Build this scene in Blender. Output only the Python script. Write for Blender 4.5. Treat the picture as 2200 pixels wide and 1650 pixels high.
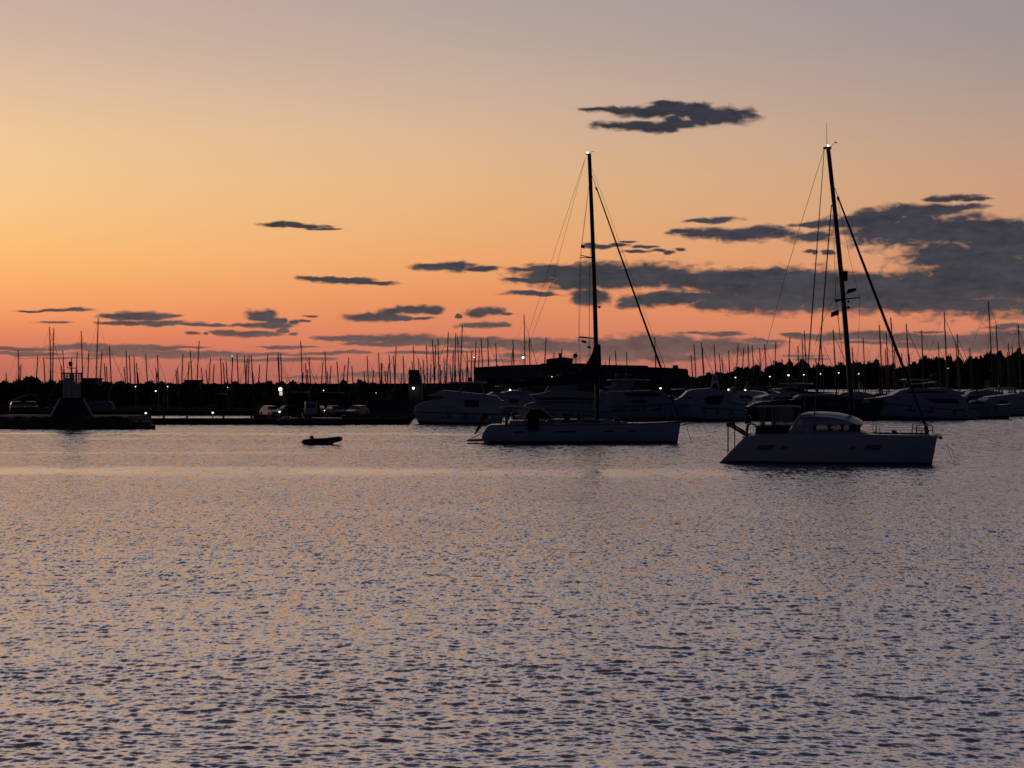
import bpy, math, random
import numpy as np
random.seed(7)
R = math.radians
sc = bpy.context.scene
for o in list(bpy.data.objects): bpy.data.objects.remove(o)
FPX, HY, CX, H = 3500.0, 823.0, 1100.0, 5.3        # survey constants: eye 5.3 m above the water

# ------------------------------------------------------------------ camera
cam_d = bpy.data.cameras.new('camera'); cam = bpy.data.objects.new('camera', cam_d)
sc.collection.objects.link(cam); sc.camera = cam
cam.location = (0, 0, H)
cam_d.sensor_width = 36; cam_d.lens = 36 * FPX / 2200
cam.rotation_euler = (R(90) - math.atan((825 - HY) / FPX), 0, 0)
cam_d.clip_start = 0.5; cam_d.clip_end = 20000
sc.view_settings.view_transform = 'Standard'; sc.view_settings.look = 'None'
sc.view_settings.gamma = 1.0; sc.view_settings.exposure = 0.0
sc.view_settings.use_curve_mapping = False

def lin(c):
    return tuple(((v / 255.0) / 12.92 if v / 255.0 <= 0.04045 else ((v / 255.0 + 0.055) / 1.055) ** 2.4) for v in c)

# ------------------------------------------------------------------ world: dusk sky with scattered low clouds
W = bpy.data.worlds.new('World'); sc.world = W; W.use_nodes = True
nt = W.node_tree; N = nt.nodes; Lk = nt.links
for n in list(N): N.remove(n)
def node(t, **k):
    n = N.new(t)
    for a, b in k.items(): setattr(n, a, b)
    return n
def math_(op, a, b=None, c=None, clamp=False):
    n = node('ShaderNodeMath', operation=op); n.use_clamp = clamp
    for i, v in enumerate((a, b, c)):
        if v is None: continue
        if isinstance(v, (int, float)): n.inputs[i].default_value = v
        else: Lk.new(v, n.inputs[i])
    return n.outputs[0]
def mixc(f, a, b):
    n = node('ShaderNodeMix', data_type='RGBA')
    if isinstance(f, (int, float)): n.inputs[0].default_value = f
    else: Lk.new(f, n.inputs[0])
    for s, v in ((6, a), (7, b)):
        if isinstance(v, tuple): n.inputs[s].default_value = (*v, 1)
        else: Lk.new(v, n.inputs[s])
    return n.outputs[2]
tc = node('ShaderNodeTexCoord')
sep = node('ShaderNodeSeparateXYZ'); Lk.new(tc.outputs['Generated'], sep.inputs[0])
az = math_('ARCTAN2', sep.outputs[0], sep.outputs[1])
el = math_('ARCSINE', sep.outputs[2])
def elv(Y, X=CX):
    a = math.atan((X - CX) / FPX)
    return math.atan((HY - Y) / FPX * math.cos(a))
elf = math_('SQRT', math_('MAXIMUM', math_('DIVIDE', el, math.pi / 2), 0.0))
def ramp(stops):
    r = node('ShaderNodeValToRGB'); cr = r.color_ramp
    cr.interpolation = 'B_SPLINE' if False else 'LINEAR'
    es = sorted((math.sqrt(max(0, e) / (math.pi / 2)), c) for e, c in stops)
    cr.elements[0].position = es[0][0]; cr.elements[0].color = (*es[0][1], 1)
    cr.elements[1].position = es[-1][0]; cr.elements[1].color = (*es[-1][1], 1)
    for p, c in es[1:-1]:
        e = cr.elements.new(p); e.color = (*c, 1)
    Lk.new(elf, r.inputs[0]); return r.outputs[0]
def R_(col, hi):
    return ramp([(elv(Y), lin(c)) for Y, c in col] + [(R(e), lin(c)) for e, c in hi])
left = R_([(823,(180,104,92)),(790,(192,110,93)),(760,(208,120,94)),(720,(228,134,96)),(680,(243,154,100)),(600,(250,178,110)),
           (540,(250,190,120)),(450,(247,197,137)),(370,(242,199,147)),(300,(236,198,151)),(200,(223,189,159)),(100,(208,180,160)),(0,(200,173,162))],
          [(18,(202,180,174)),(24,(172,158,164)),(31,(112,106,118)),(42,(58,57,72)),(90,(25,27,41))])
cent = R_([(823,(172,104,96)),(790,(188,110,96)),(740,(210,124,98)),(690,(222,136,98)),(640,(231,147,98)),(560,(236,165,108)),
           (500,(233,172,118)),(400,(227,180,131)),(300,(218,180,146)),(200,(204,175,154)),(100,(188,168,155)),(0,(178,162,157))],
          [(18,(182,168,168)),(24,(154,146,156)),(31,(102,99,112)),(42,(52,53,68)),(90,(25,27,41))])
rigt = R_([(823,(164,102,96)),(790,(180,110,98)),(740,(202,124,100)),(670,(222,137,101)),(600,(216,146,110)),(470,(207,156,122)),
           (400,(202,158,129)),(300,(188,157,138)),(200,(172,152,144)),(100,(161,148,148)),(0,(155,146,150))],
          [(18,(158,150,156)),(24,(134,132,144)),(31,(90,89,105)),(42,(48,50,66)),(90,(25,27,41))])
back = R_([(823,(26,30,46)),(600,(24,29,46))],
          [(15,(21,26,42)),(40,(20,24,40)),(90,(22,26,42))])
CLN = 1.4
AZS = R(-26)                                     # where the sun went down
dz = math_('ARCCOSINE', math_('COSINE', math_('SUBTRACT', az, AZS)))
def mr(v, a, b, smooth=False, o0=0.0, o1=1.0):
    n = node('ShaderNodeMapRange'); n.interpolation_type = 'SMOOTHSTEP' if smooth else 'LINEAR'
    Lk.new(v, n.inputs[0]); n.inputs[1].default_value = a; n.inputs[2].default_value = b
    n.inputs[3].default_value = o0; n.inputs[4].default_value = o1
    return n.outputs[0]
sky = mixc(mr(dz, R(8.6), R(25)), left, cent)
sky = mixc(mr(dz, R(25), R(43)), sky, rigt)
sky = mixc(mr(dz, R(43), R(92), True), sky, back)

# cloud field: soft ellipses in azimuth/elevation, torn by stretched noise
CL = """1285 236 40 4;1330 237 60 7;1390 240 70 10;1430 236 60 13;1425 224 32 6;1490 230 34 9;1480 240 40 12;1570 248 48 16;1520 252 50 17;1500 262 45 10;1450 258 28 8;1320 269 45 7;1370 270 60 9;1420 272 60 10;1460 268 50 10
605 483 55 5;660 487 45 4;700 492 30 2;690 599 50 5;750 603 60 6;810 608 48 4
930 575 40 7;975 573 45 9;1030 577 42 5
1140 578 48 5;1180 575 60 7;1210 588 100 14;1120 601 42 5;1160 602 60 6;1300 588 130 21;1400 593 130 25;1300 606 150 14;1500 600 150 20;1580 592 120 14;1650 592 130 15;1760 600 130 17;1850 607 130 20;1960 612 120 24;1600 618 130 20;1700 622 150 25;2080 610 140 58;2070 612 120 55;2130 560 100 70;2150 500 80 22;1950 628 160 30;1900 630 200 34;1700 622 240 36;2200 600 160 72
1140 630 52 5;1165 633 40 3;1245 637 30 14;1275 639 34 17;1345 655 22 8;1390 645 60 13;1430 638 60 12;1470 640 60 14;1570 642 80 16;1530 655 50 13;1640 645 90 24;1720 645 120 25;1800 645 120 24;1900 646 110 22;2000 650 130 20;2120 652 130 18
2010 428 26 5;2050 426 48 7;2095 429 28 4;1500 474 26 4;1540 473 40 6;1470 498 34 5;1530 500 60 11;1590 505 70 13;1640 496 50 11;1680 503 42 9;1745 510 48 11
1740 482 36 5;1790 481 60 9;1850 478 66 14;1900 463 60 15;1950 455 60 13;2010 452 60 12;2080 444 40 6;1900 500 100 26;1980 495 100 36;2060 500 90 34;2030 545 95 30;2130 488 50 15;2175 492 30 16;2150 530 110 42;2080 575 90 30;2190 590 80 60
1290 530 24 4;1265 528 14 5;1330 527 20 3;1385 530 25 3;1370 540 28 3;1410 538 16 3;1432 543 10 4;1455 537 16 3;1730 541 12 3;1745 542 8 4;1780 542 14 5;1350 520 20 2
890 664 45 8;840 668 32 7;930 668 22 7;790 682 48 8;830 678 36 8;862 683 32 5;905 684 20 3;1030 671 28 9;1055 668 24 8;1085 672 16 3;1010 699 28 5;1040 698 42 6;1075 700 22 4;982 677 6 4
130 667 50 3;160 665 28 5;70 668 30 2;250 678 46 5;300 679 68 8;360 679 32 3;270 693 60 4;350 693 70 6;420 697 40 3;120 693 40 2;470 698 22 3
562 676 30 10;548 684 22 6;580 673 16 8;585 690 20 9;603 687 12 5;530 699 36 4;580 699 50 7;633 692 15 5;652 690 14 3;490 714 28 5;540 717 56 6;575 719 40 5;606 711 14 7;625 718 14 4;415 717 12 3;445 717 8 3;665 679 12 2
60 750 110 4;180 746 80 7;250 750 90 8;330 748 60 6;400 748 40 2;60 760 100 4;280 761 110 7;390 763 100 8;500 762 60 6;560 760 60 4;570 773 100 4;640 763 40 2;660 772 60 3;620 745 60 2;610 747 34 3;150 769 80 2;700 760 50 3;760 758 45 3
740 727 60 5;800 729 70 8;880 729 90 11;960 733 80 9;790 740 50 4;850 738 60 5;1010 730 70 6;1010 745 50 4;1080 738 90 9;1150 740 90 12;1200 746 90 12;1300 745 90 18;1370 744 90 20;1440 742 90 20;1520 748 80 20;1580 748 60 15;1640 744 40 7;1330 765 90 12;1450 768 70 8;1500 716 35 3;1555 717 42 5;1640 733 44 5;1140 735 60 6
900 757 90 3;960 756 60 3;1070 776 50 3;800 805 60 6;900 808 80 8;980 802 60 8;1720 765 40 3;1740 772 40 3;660 810 70 3;1100 765 30 6
1740 722 45 5;1800 724 60 8;1860 722 60 9;1920 725 60 8;1860 736 60 4;1990 724 60 8;2050 730 60 12;2110 735 70 19;2180 732 60 24;1960 740 50 6;2030 742 80 8;2000 713 30 3;2170 697 34 5;2195 700 20 6;2150 703 30 4;1700 719 20 4"""
uvn = node('ShaderNodeCombineXYZ'); Lk.new(az, uvn.inputs[0]); Lk.new(el, uvn.inputs[1])
n1 = node('ShaderNodeTexNoise'); n1.noise_dimensions = '3D'
vs = node('ShaderNodeVectorMath', operation='MULTIPLY'); Lk.new(uvn.outputs[0], vs.inputs[0]); vs.inputs[1].default_value = (62, 190, 0)
vs.inputs[1].default_value = (105, 235, 1)
Lk.new(vs.outputs[0], n1.inputs['Vector']); n1.inputs['Scale'].default_value = 1.0
n1.inputs['Detail'].default_value = 6; n1.inputs['Roughness'].default_value = 0.47; n1.inputs['Distortion'].default_value = 0.6
n2 = node('ShaderNodeTexNoise')
vs2 = node('ShaderNodeVectorMath', operation='MULTIPLY'); Lk.new(uvn.outputs[0], vs2.inputs[0]); vs2.inputs[1].default_value = (32, 110, 1)
Lk.new(vs2.outputs[0], n2.inputs['Vector']); n2.inputs['Scale'].default_value = 1.0
n2.inputs['Detail'].default_value = 5; n2.inputs['Roughness'].default_value = 0.55
# small warp so that ellipse outlines stop being ellipses
wn = node('ShaderNodeTexNoise'); Lk.new(uvn.outputs[0], wn.inputs['Vector']); wn.inputs['Scale'].default_value = 70; wn.inputs['Detail'].default_value = 4
wsub = node('ShaderNodeVectorMath', operation='SUBTRACT'); Lk.new(wn.outputs['Color'], wsub.inputs[0]); wsub.inputs[1].default_value = (.5, .5, .5)
wmul = node('ShaderNodeVectorMath', operation='MULTIPLY'); Lk.new(wsub.outputs[0], wmul.inputs[0]); wmul.inputs[1].default_value = (0.016, 0.0036, 0)
wadd = node('ShaderNodeVectorMath', operation='ADD'); Lk.new(uvn.outputs[0], wadd.inputs[0]); Lk.new(wmul.outputs[0], wadd.inputs[1])
fz = math_('ADD', math_('MULTIPLY', math_('SUBTRACT', n1.outputs['Fac'], 0.5), CLN), math_('MULTIPLY', math_('SUBTRACT', n2.outputs['Fac'], 0.5), 0.9))
# scattered streaks elsewhere around the horizon
band = math_('MULTIPLY', mr(el, R(0.3), R(1.2)), mr(el, R(7), R(3)))
outside = mr(math_('ABSOLUTE', az), R(17.6), R(19.5), True)
gen = math_('MULTIPLY', math_('MULTIPLY', mr(n2.outputs['Fac'], 0.54, 0.62, True), band), outside)
# colour of cloud: slate above, warmer and greyer low down, faint inner relief
ccol = R_([(823,(132,96,92)),(780,(114,90,87)),(740,(100,84,83)),(690,(82,75,78)),(640,(67,66,72)),(590,(64,64,71)),(500,(63,62,72)),(430,(60,60,68)),(250,(54,54,64))],
          [(15,(54,54,66)),(30,(48,51,66)),(90,(30,35,54))])
cfar = mixc(mr(dz, R(43), R(100), True), ccol, lin((34, 38, 54)))
relief = math_('ADD', mr(n2.outputs['Fac'], 0.3, 0.7, False, 0.70, 1.12), mr(n1.outputs['Fac'], 0.35, 0.75, False, 0.22, -0.10))
rl = node('ShaderNodeVectorMath', operation='SCALE'); Lk.new(cfar, rl.inputs[0]); Lk.new(relief, rl.inputs['Scale'])
opac = mr(el, R(0.0), R(2.2), False, 0.86, 1.0)
# the ellipses are evaluated cell by cell, so that only the near ones cost time
ELL = [tuple(map(float, e.split())) for ln in CL.split('\n') for e in ln.split(';')]
def cell(X0, X1, Y0, Y1):
    cur = None
    for X, Y, rx, ry in ELL:
        dx = max(X0 - X, X - X1, 0) / rx; dy = max(Y0 - Y, Y - Y1, 0) / ry
        if math.hypot(max(0, dx - 15 / rx), max(0, dy - 6 / ry)) > 1.9: continue
        u = math.atan((X - CX) / FPX); v = elv(Y, X)
        ru = rx / FPX * math.cos(u) ** 2 * 1.08; rv = ry / FPX * math.cos(u) * 1.12
        ma = node('ShaderNodeVectorMath', operation='MULTIPLY_ADD')
        Lk.new(wadd.outputs[0], ma.inputs[0])
        ma.inputs[1].default_value = (1 / ru, 1 / rv, 0); ma.inputs[2].default_value = (-u / ru, -v / rv, 0)
        le = node('ShaderNodeVectorMath', operation='LENGTH'); Lk.new(ma.outputs[0], le.inputs[0])
        cur = le.outputs['Value'] if cur is None else math_('SMOOTH_MIN', cur, le.outputs['Value'], 0.10)
    bgc = node('ShaderNodeBackground'); bgc.inputs[1].default_value = 1.0
    if cur is None: Lk.new(sky, bgc.inputs[0]); return bgc.outputs[0]
    dens = mr(math_('ADD', cur, fz), 1.42, 0.60, True)
    Lk.new(mixc(math_('MULTIPLY', dens, opac), sky, rl.outputs[0]), bgc.inputs[0]); return bgc.outputs[0]
def pick(cond, a_, b_):
    m_ = node('ShaderNodeMixShader'); Lk.new(cond, m_.inputs[0]); Lk.new(a_, m_.inputs[1]); Lk.new(b_, m_.inputs[2]); return m_.outputs[0]
colsX = [-60, 420, 760, 1120, 1480, 1820, 2260]; rowsY = [180, 440, 560, 625, 675, 715, 823]
rsh = None
for ri in range(len(rowsY) - 1):
    csh = None
    for ci in range(len(colsX) - 1):
        sh = cell(colsX[ci], colsX[ci + 1], rowsY[ri], rowsY[ri + 1])
        csh = sh if csh is None else pick(math_('GREATER_THAN', az, math.atan((colsX[ci] - CX) / FPX)), csh, sh)
    rsh = csh if rsh is None else pick(math_('LESS_THAN', el, math.atan((HY - rowsY[ri]) / FPX)), rsh, csh)
bgo = node('ShaderNodeBackground'); Lk.new(mixc(math_('MULTIPLY', gen, opac), sky, rl.outputs[0]), bgo.inputs[0]); bgo.inputs[1].default_value = 1.0
infr = math_('MULTIPLY', math_('LESS_THAN', math_('ABSOLUTE', az), R(18.2)), math_('MULTIPLY', math_('LESS_THAN', el, R(11.0)), math_('GREATER_THAN', el, R(-.3))))
allsky = pick(infr, bgo.outputs[0], rsh)
# physical twilight sky underneath, very weak
nis = node('ShaderNodeTexSky'); nis.sky_type = 'NISHITA'; nis.sun_disc = False
nis.sun_elevation = R(0.0); nis.sun_rotation = AZS
bg2 = node('ShaderNodeBackground'); Lk.new(nis.outputs[0], bg2.inputs[0]); bg2.inputs[1].default_value = 0.002
ads = node('ShaderNodeAddShader'); Lk.new(allsky, ads.inputs[0]); Lk.new(bg2.outputs[0], ads.inputs[1])
wo = node('ShaderNodeOutputWorld'); Lk.new(ads.outputs[0], wo.inputs[0])

# last warm light from the set sun, almost nothing
sd = bpy.data.lights.new('sun', 'SUN'); sd.energy = 0.03; sd.angle = R(12); sd.color = (1, .62, .35)
so = bpy.data.objects.new('sun', sd); sc.collection.objects.link(so)
so.rotation_euler = (R(89), 0, -AZS + math.pi)   # shines from the left part of the horizon towards the viewer
from mathutils import Vector
so.rotation_euler = Vector((-math.sin(AZS), -math.cos(AZS), -0.02)).to_track_quat('-Z', 'Y').to_euler()

# ------------------------------------------------------------------ helpers
COL = sc.collection
def P(X, Y, D): return Vector(((X - CX) / FPX * D, D, H - (Y - HY) / FPX * D))
def WL(Y): return H * FPX / (Y - HY)             # distance of a waterline seen at row Y
def mat(name, col, rough=0.6, var=0.12, scale=3.0, metal=0.0, emit=None, es=0.0, bump=0.0, spec=0.5):
    m = bpy.data.materials.new(name); m.use_nodes = True; t = m.node_tree
    b = t.nodes['Principled BSDF']; b.inputs['Roughness'].default_value = rough
    b.inputs['Metallic'].default_value = metal; b.inputs['Specular IOR Level'].default_value = spec
    c0 = t.nodes.new('ShaderNodeTexCoord')
    nz = t.nodes.new('ShaderNodeTexNoise'); nz.inputs['Scale'].default_value = scale; nz.inputs['Detail'].default_value = 4
    t.links.new(c0.outputs['Object'], nz.inputs['Vector'])
    mx = t.nodes.new('ShaderNodeMix'); mx.data_type = 'RGBA'
    mx.inputs[6].default_value = (*[max(0, v * (1 - var)) for v in col], 1)
    mx.inputs[7].default_value = (*[min(1, v * (1 + var)) for v in col], 1)
    t.links.new(nz.outputs['Fac'], mx.inputs[0]); t.links.new(mx.outputs[2], b.inputs['Base Color'])
    if bump:
        bp = t.nodes.new('ShaderNodeBump'); bp.inputs['Strength'].default_value = bump; bp.inputs['Distance'].default_value = 0.05
        t.links.new(nz.outputs['Fac'], bp.inputs['Height']); t.links.new(bp.outputs[0], b.inputs['Normal'])
    if emit:
        b.inputs['Emission Color'].default_value = (*emit, 1); b.inputs['Emission Strength'].default_value = es
    return m
M = dict(
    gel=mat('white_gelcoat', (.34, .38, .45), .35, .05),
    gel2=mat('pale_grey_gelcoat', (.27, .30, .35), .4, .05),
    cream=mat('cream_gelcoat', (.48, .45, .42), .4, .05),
    navy=mat('dark_navy_paint', (.02, .03, .055), .4, .1),
    boot=mat('antifouling', (.01, .012, .016), .7, .2),
    dark=mat('dark_trim', (.012, .013, .016), .5, .2),
    alu=mat('black_anodised_spar', (.018, .019, .022), .5, .1),
    spar=mat('grey_spar', (.05, .05, .055), .5, .1),
    steel=mat('stainless_tube', (.16, .165, .17), .35, .05, metal=.6),
    rope=mat('dark_rope', (.04, .038, .035), .8, .2),
    wire=mat('rigging_wire', (.05, .05, .05), .6, .1),
    canvas=mat('navy_canvas', (.02, .025, .045), .9, .2, 8, bump=.3),
    cvs=mat('grey_canvas', (.2, .2, .21), .9, .15, 8, bump=.3),
    rubber=mat('dark_blue_rubber', (.012, .02, .035), .45, .15, 6),
    motor=mat('black_cowling', (.01, .01, .012), .4, .2),
    teak=mat('teak', (.13, .08, .045), .7, .2, 20),
    conc=mat('weathered_concrete', (.11, .11, .105), .9, .25, .8, bump=.4),
    conc2=mat('pale_concrete', (.14, .13, .12), .85, .15, .6, bump=.3),
    plaster=mat('tan_plaster', (.15, .14, .12), .9, .12, .4),
    roof=mat('bitumen_roof', (.05, .05, .05), .9, .2, 1),
    asph=mat('asphalt', (.035, .035, .035), 1.0, .2, 1, spec=0.0),
    hullglass=mat('tinted_hull_glass', (.10, .11, .14), .3, .1), fend=mat('fender_vinyl', (.1, .12, .2), .5, .1),
    quay=mat('dark_quay_paving', (.05, .05, .048), 1.0, .3, .4, spec=0.0),
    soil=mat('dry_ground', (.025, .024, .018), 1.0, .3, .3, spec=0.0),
    rock=mat('breakwater_rock', (.1, .095, .09), .95, .35, .7, bump=.5),
    bark=mat('bark', (.05, .04, .03), .95, .2, 4),
    leafA=mat('shrub_leaves', (.08, .09, .06), .85, .4, 1.2, spec=.15),
    leafB=mat('pine_needles', (.04, .05, .035), .9, .4, .5, spec=.1),
    tower=mat('beacon_red_paint', (.06, .018, .016), .6, .15),
    beige=mat('pale_edge_paint', (.6, .58, .53), .6, .08),
    mesh_=mat('white_lattice_paint', (.75, .7, .64), .6, .1),
    carw=mat('white_car_paint', (.7, .7, .7), .25, .04), card=mat('dark_car_paint', (.03, .035, .045), .5, .1),
    cars=mat('silver_car_paint', (.35, .36, .37), .25, .05), tyre=mat('tyre', (.015, .015, .015), .9, .2),
    win=mat('unlit_window', (.012, .014, .018), .08, .1),
    pole=mat('galvanised_pole', (.25, .25, .25), .6, .1),
    red=mat('red_cloth', (.28, .02, .02), .9, .2), white=mat('white_cloth', (.6, .6, .6), .9, .1),
    black=mat('black_cloth', (.01, .01, .01), .9, .1), gold=mat('yellow_cloth', (.45, .25, .03), .9, .15),
    blue=mat('blue_cloth', (.02, .04, .2), .9, .1),
    lampw=mat('white_lamp', (.9, .9, .9), .4, 0, emit=(1, .97, .92), es=2.6),
    lampc=mat('cool_lamp', (.9, .9, .9), .4, 0, emit=(.85, .92, 1.0), es=2.6),
    lampy=mat('warm_lamp', (.9, .9, .9), .4, 0, emit=(1, .85, .5), es=2.6),
    lampd=mat('dim_lamp', (.6, .6, .6), .4, 0, emit=(.8, .85, .9), es=1.6),
    lit=mat('lit_panel', (.7, .6, .45), .5, .1, emit=(1, .72, .4), es=.7),
)
def glassmat():
    m = bpy.data.materials.new('tinted_glazing'); m.use_nodes = True; t = m.node_tree
    b = t.nodes['Principled BSDF']; out = t.nodes['Material Output']
    b.inputs['Base Color'].default_value = (.02, .025, .03, 1); b.inputs['Roughness'].default_value = .05
    tr = t.nodes.new('ShaderNodeBsdfTransparent'); tr.inputs[0].default_value = (.72, .72, .74, 1)
    mx = t.nodes.new('ShaderNodeMixShader'); mx.inputs[0].default_value = .86
    t.links.new(b.outputs[0], mx.inputs[1]); t.links.new(tr.outputs[0], mx.inputs[2]); t.links.new(mx.outputs[0], out.inputs[0])
    return m
M['glass'] = glassmat()
def vinylmat():
    m = bpy.data.materials.new('clear_vinyl_curtain'); m.use_nodes = True; t = m.node_tree
    b = t.nodes['Principled BSDF']; out = t.nodes['Material Output']
    b.inputs['Base Color'].default_value = (.3, .3, .32, 1); b.inputs['Roughness'].default_value = .3
    tr = t.nodes.new('ShaderNodeBsdfTransparent'); tr.inputs[0].default_value = (.5, .5, .5, 1)
    mx = t.nodes.new('ShaderNodeMixShader'); mx.inputs[0].default_value = .35
    t.links.new(b.outputs[0], mx.inputs[1]); t.links.new(tr.outputs[0], mx.inputs[2]); t.links.new(mx.outputs[0], out.inputs[0])
    return m
M['vinyl'] = vinylmat()

class MB:
    def __init__(s): s.v = []; s.f = []
    def add(s, vs, fs):
        o = len(s.v); s.v += [tuple(v) for v in vs]; s.f += [tuple(i + o for i in f) for f in fs]; return s
    def box(s, x0, x1, y0, y1, z0, z1):
        v = [(x, y, z) for z in (z0, z1) for y in (y0, y1) for x in (x0, x1)]
        return s.add(v, [(0, 2, 3, 1), (4, 5, 7, 6), (0, 1, 5, 4), (2, 6, 7, 3), (0, 4, 6, 2), (1, 3, 7, 5)])
    def tube(s, pts, r, n=6):
        pts = [Vector(p) for p in pts]; k = len(pts)
        rs = r if isinstance(r, (list, tuple)) else [r] * k
        vs = []; fs = []
        for i, p in enumerate(pts):
            d = (pts[min(i + 1, k - 1)] - pts[max(i - 1, 0)]).normalized()
            a = d.cross(Vector((0, 1, 0)));
            if a.length < .05: a = d.cross(Vector((1, 0, 0)))
            a.normalize(); b = d.cross(a)
            for j in range(n):
                t = 2 * math.pi * j / n; vs.append(p + a * rs[i] * math.cos(t) + b * rs[i] * math.sin(t))
        for i in range(k - 1):
            for j in range(n):
                fs.append((i * n + j, i * n + (j + 1) % n, (i + 1) * n + (j + 1) % n, (i + 1) * n + j))
        fs.append(tuple(range(n))[::-1]); fs.append(tuple((k - 1) * n + j for j in range(n)))
        return s.add(vs, fs)
    def ball(s, c, r, n=8, sc_=(1, 1, 1)):
        vs = []; fs = []
        for i in range(n + 1):
            th = math.pi * i / n
            for j in range(n * 2):
                ph = math.pi * j / n
                vs.append((c[0] + r * sc_[0] * math.sin(th) * math.cos(ph), c[1] + r * sc_[1] * math.sin(th) * math.sin(ph), c[2] + r * sc_[2] * math.cos(th)))
        m = n * 2
        for i in range(n):
            for j in range(m): fs.append((i * m + j, (i + 1) * m + j, (i + 1) * m + (j + 1) % m, i * m + (j + 1) % m))
        return s.add(vs, fs)
    def prof(s, pts, w, inset=0.0, yc=0.0, levels=None):
        """side outline pts [(x,z)] made solid across the beam; narrower towards the top by inset; rounded shoulders"""
        z0 = min(p[1] for p in pts); z1 = max(p[1] for p in pts); xm = sum(p[0] for p in pts) / len(pts); zm = sum(p[1] for p in pts) / len(pts)
        n = len(pts); vs = []; lay = [(-1, .94), (-.93, 1), (.93, 1), (1, .94)]
        for q, k in lay:
            for x, z in pts:
                f = w - inset * (z - z0) / max(1e-6, z1 - z0)
                vs.append((xm + (x - xm) * (1 - (1 - k) * .4), yc + q * f, z0 + (z - z0) * (k if z > zm else 1)))
        fs = []
        for l in range(3):
            for i in range(n):
                j = (i + 1) % n; fs.append((l * n + i, l * n + j, (l + 1) * n + j, (l + 1) * n + i))
        fs.append(tuple(range(n))[::-1]); fs.append(tuple(3 * n + i for i in range(n)))
        return s.add(vs, fs)
    def build(s, name, m, parent=None, smooth=False, kind=None, label=None):
        me = bpy.data.meshes.new(name); me.from_pydata(s.v, [], s.f); me.update()
        if smooth:
            me.polygons.foreach_set('use_smooth', [True] * len(me.polygons))
        me.materials.append(M[m] if isinstance(m, str) else m)
        o = bpy.data.objects.new(name, me); COL.objects.link(o)
        if parent is not None: o.parent = parent
        if kind: o['kind'] = kind
        if label: o['label'] = label
        return o
def tag(o, label, cat, group=None):
    o['label'] = label; o['category'] = cat
    if group: o['group'] = group
    return o
def empty(name, loc, label, cat, group=None, rz=0.0):
    o = bpy.data.objects.new(name, None); COL.objects.link(o); o.location = loc; o.rotation_euler = (0, 0, rz)
    o.empty_display_size = .5
    return tag(o, label, cat, group)
def copy_tree(o, parent=None):
    c = o.copy(); COL.objects.link(c); c.parent = parent
    for ch in list(o.children): copy_tree(ch, c)
    return c
def interp(pts, x):
    pts = sorted(pts)
    if x <= pts[0][0]: return pts[0][1]
    for (a, b), (c, d) in zip(pts, pts[1:]):
        if x <= c: return b + (d - b) * (x - a) / max(1e-9, c - a)
    return pts[-1][1]

class Hull:
    """lofted hull; xb/xt = (stern, bow) at bottom and at sheer; sheer(x) height; beam half width B"""
    def __init__(s, xb, xt, sheer, B, yc=0, zb=-.35, stern=.82, full=2.4, tip=.03, flare=.25):
        s.xb, s.xt, s.sheer, s.B, s.yc, s.zb, s.stern, s.full, s.tip, s.flare = xb, xt, sheer, B, yc, zb, stern, full, tip, flare
    def pt(s, t, l, side, off=0.0):
        b = s.stern + (1 - s.stern) * min(1, t / .4) if t < .4 else 1 - (1 - s.tip) * ((t - .4) / .6) ** s.full
        xs = s.xt[0] + (s.xt[1] - s.xt[0]) * t
        zt = interp(s.sheer, xs)
        x = (s.xb[0] + (s.xb[1] - s.xb[0]) * t) * (1 - l) + xs * l
        z = s.zb + (zt - s.zb) * l
        y = s.B * b * ((1 - s.flare) + s.flare * math.sin(math.pi / 2 * min(1, l * 1.25))) * (1 if l > .001 else .8)
        return (x, s.yc + side * (y + off), z)
    def mesh(s, t0=0, t1=1, l0=0, l1=1, off=0.0, nt=28, nl=6, deck=True, sides=(-1, 1)):
        m = MB(); grid = {}
        for side in sides:
            vs = [s.pt(t0 + (t1 - t0) * i / nt, l0 + (l1 - l0) * j / nl, side, off) for i in range(nt + 1) for j in range(nl + 1)]
            fs = [(i * (nl + 1) + j, (i + 1) * (nl + 1) + j, (i + 1) * (nl + 1) + j + 1, i * (nl + 1) + j + 1)[::side] for i in range(nt) for j in range(nl)]
            m.add(vs, fs)
        if deck:
            a = [s.pt(i / nt, 1, -1) for i in range(nt + 1)]; b = [s.pt(i / nt, 1, 1) for i in range(nt + 1)]
            m.add(a + b, [(i, i + 1, nt + 2 + i, nt + 1 + i) for i in range(nt)])
            for tt in (0, 1):
                a = [s.pt(tt, j / nl, -1) for j in range(nl + 1)]; b = [s.pt(tt, j / nl, 1) for j in range(nl + 1)]
                m.add(a + b, [(j, j + 1, nl + 2 + j, nl + 1 + j) for j in range(nl)])
        return m

def flagmesh(p0, w, h, n=8, dx=-1, droop=0.0):
    m = MB(); vs = []; fs = []
    for i in range(n + 1):
        for j in range(4):
            u = i / n; v = j / 3
            vs.append((p0[0] + dx * w * u, p0[1] + .12 * w * math.sin(u * 7 + v), p0[2] - h * v - droop * u * u + .05 * h * math.sin(u * 6)))
    for i in range(n):
        for j in range(3): fs.append((i * 4 + j, (i + 1) * 4 + j, (i + 1) * 4 + j + 1, i * 4 + j + 1))
    off = len(vs)
    vs2 = [(x, y + .015, z) for x, y, z in vs]; m.add(vs, fs); m.add(vs2, [f[::-1] for f in fs]); return m

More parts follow.
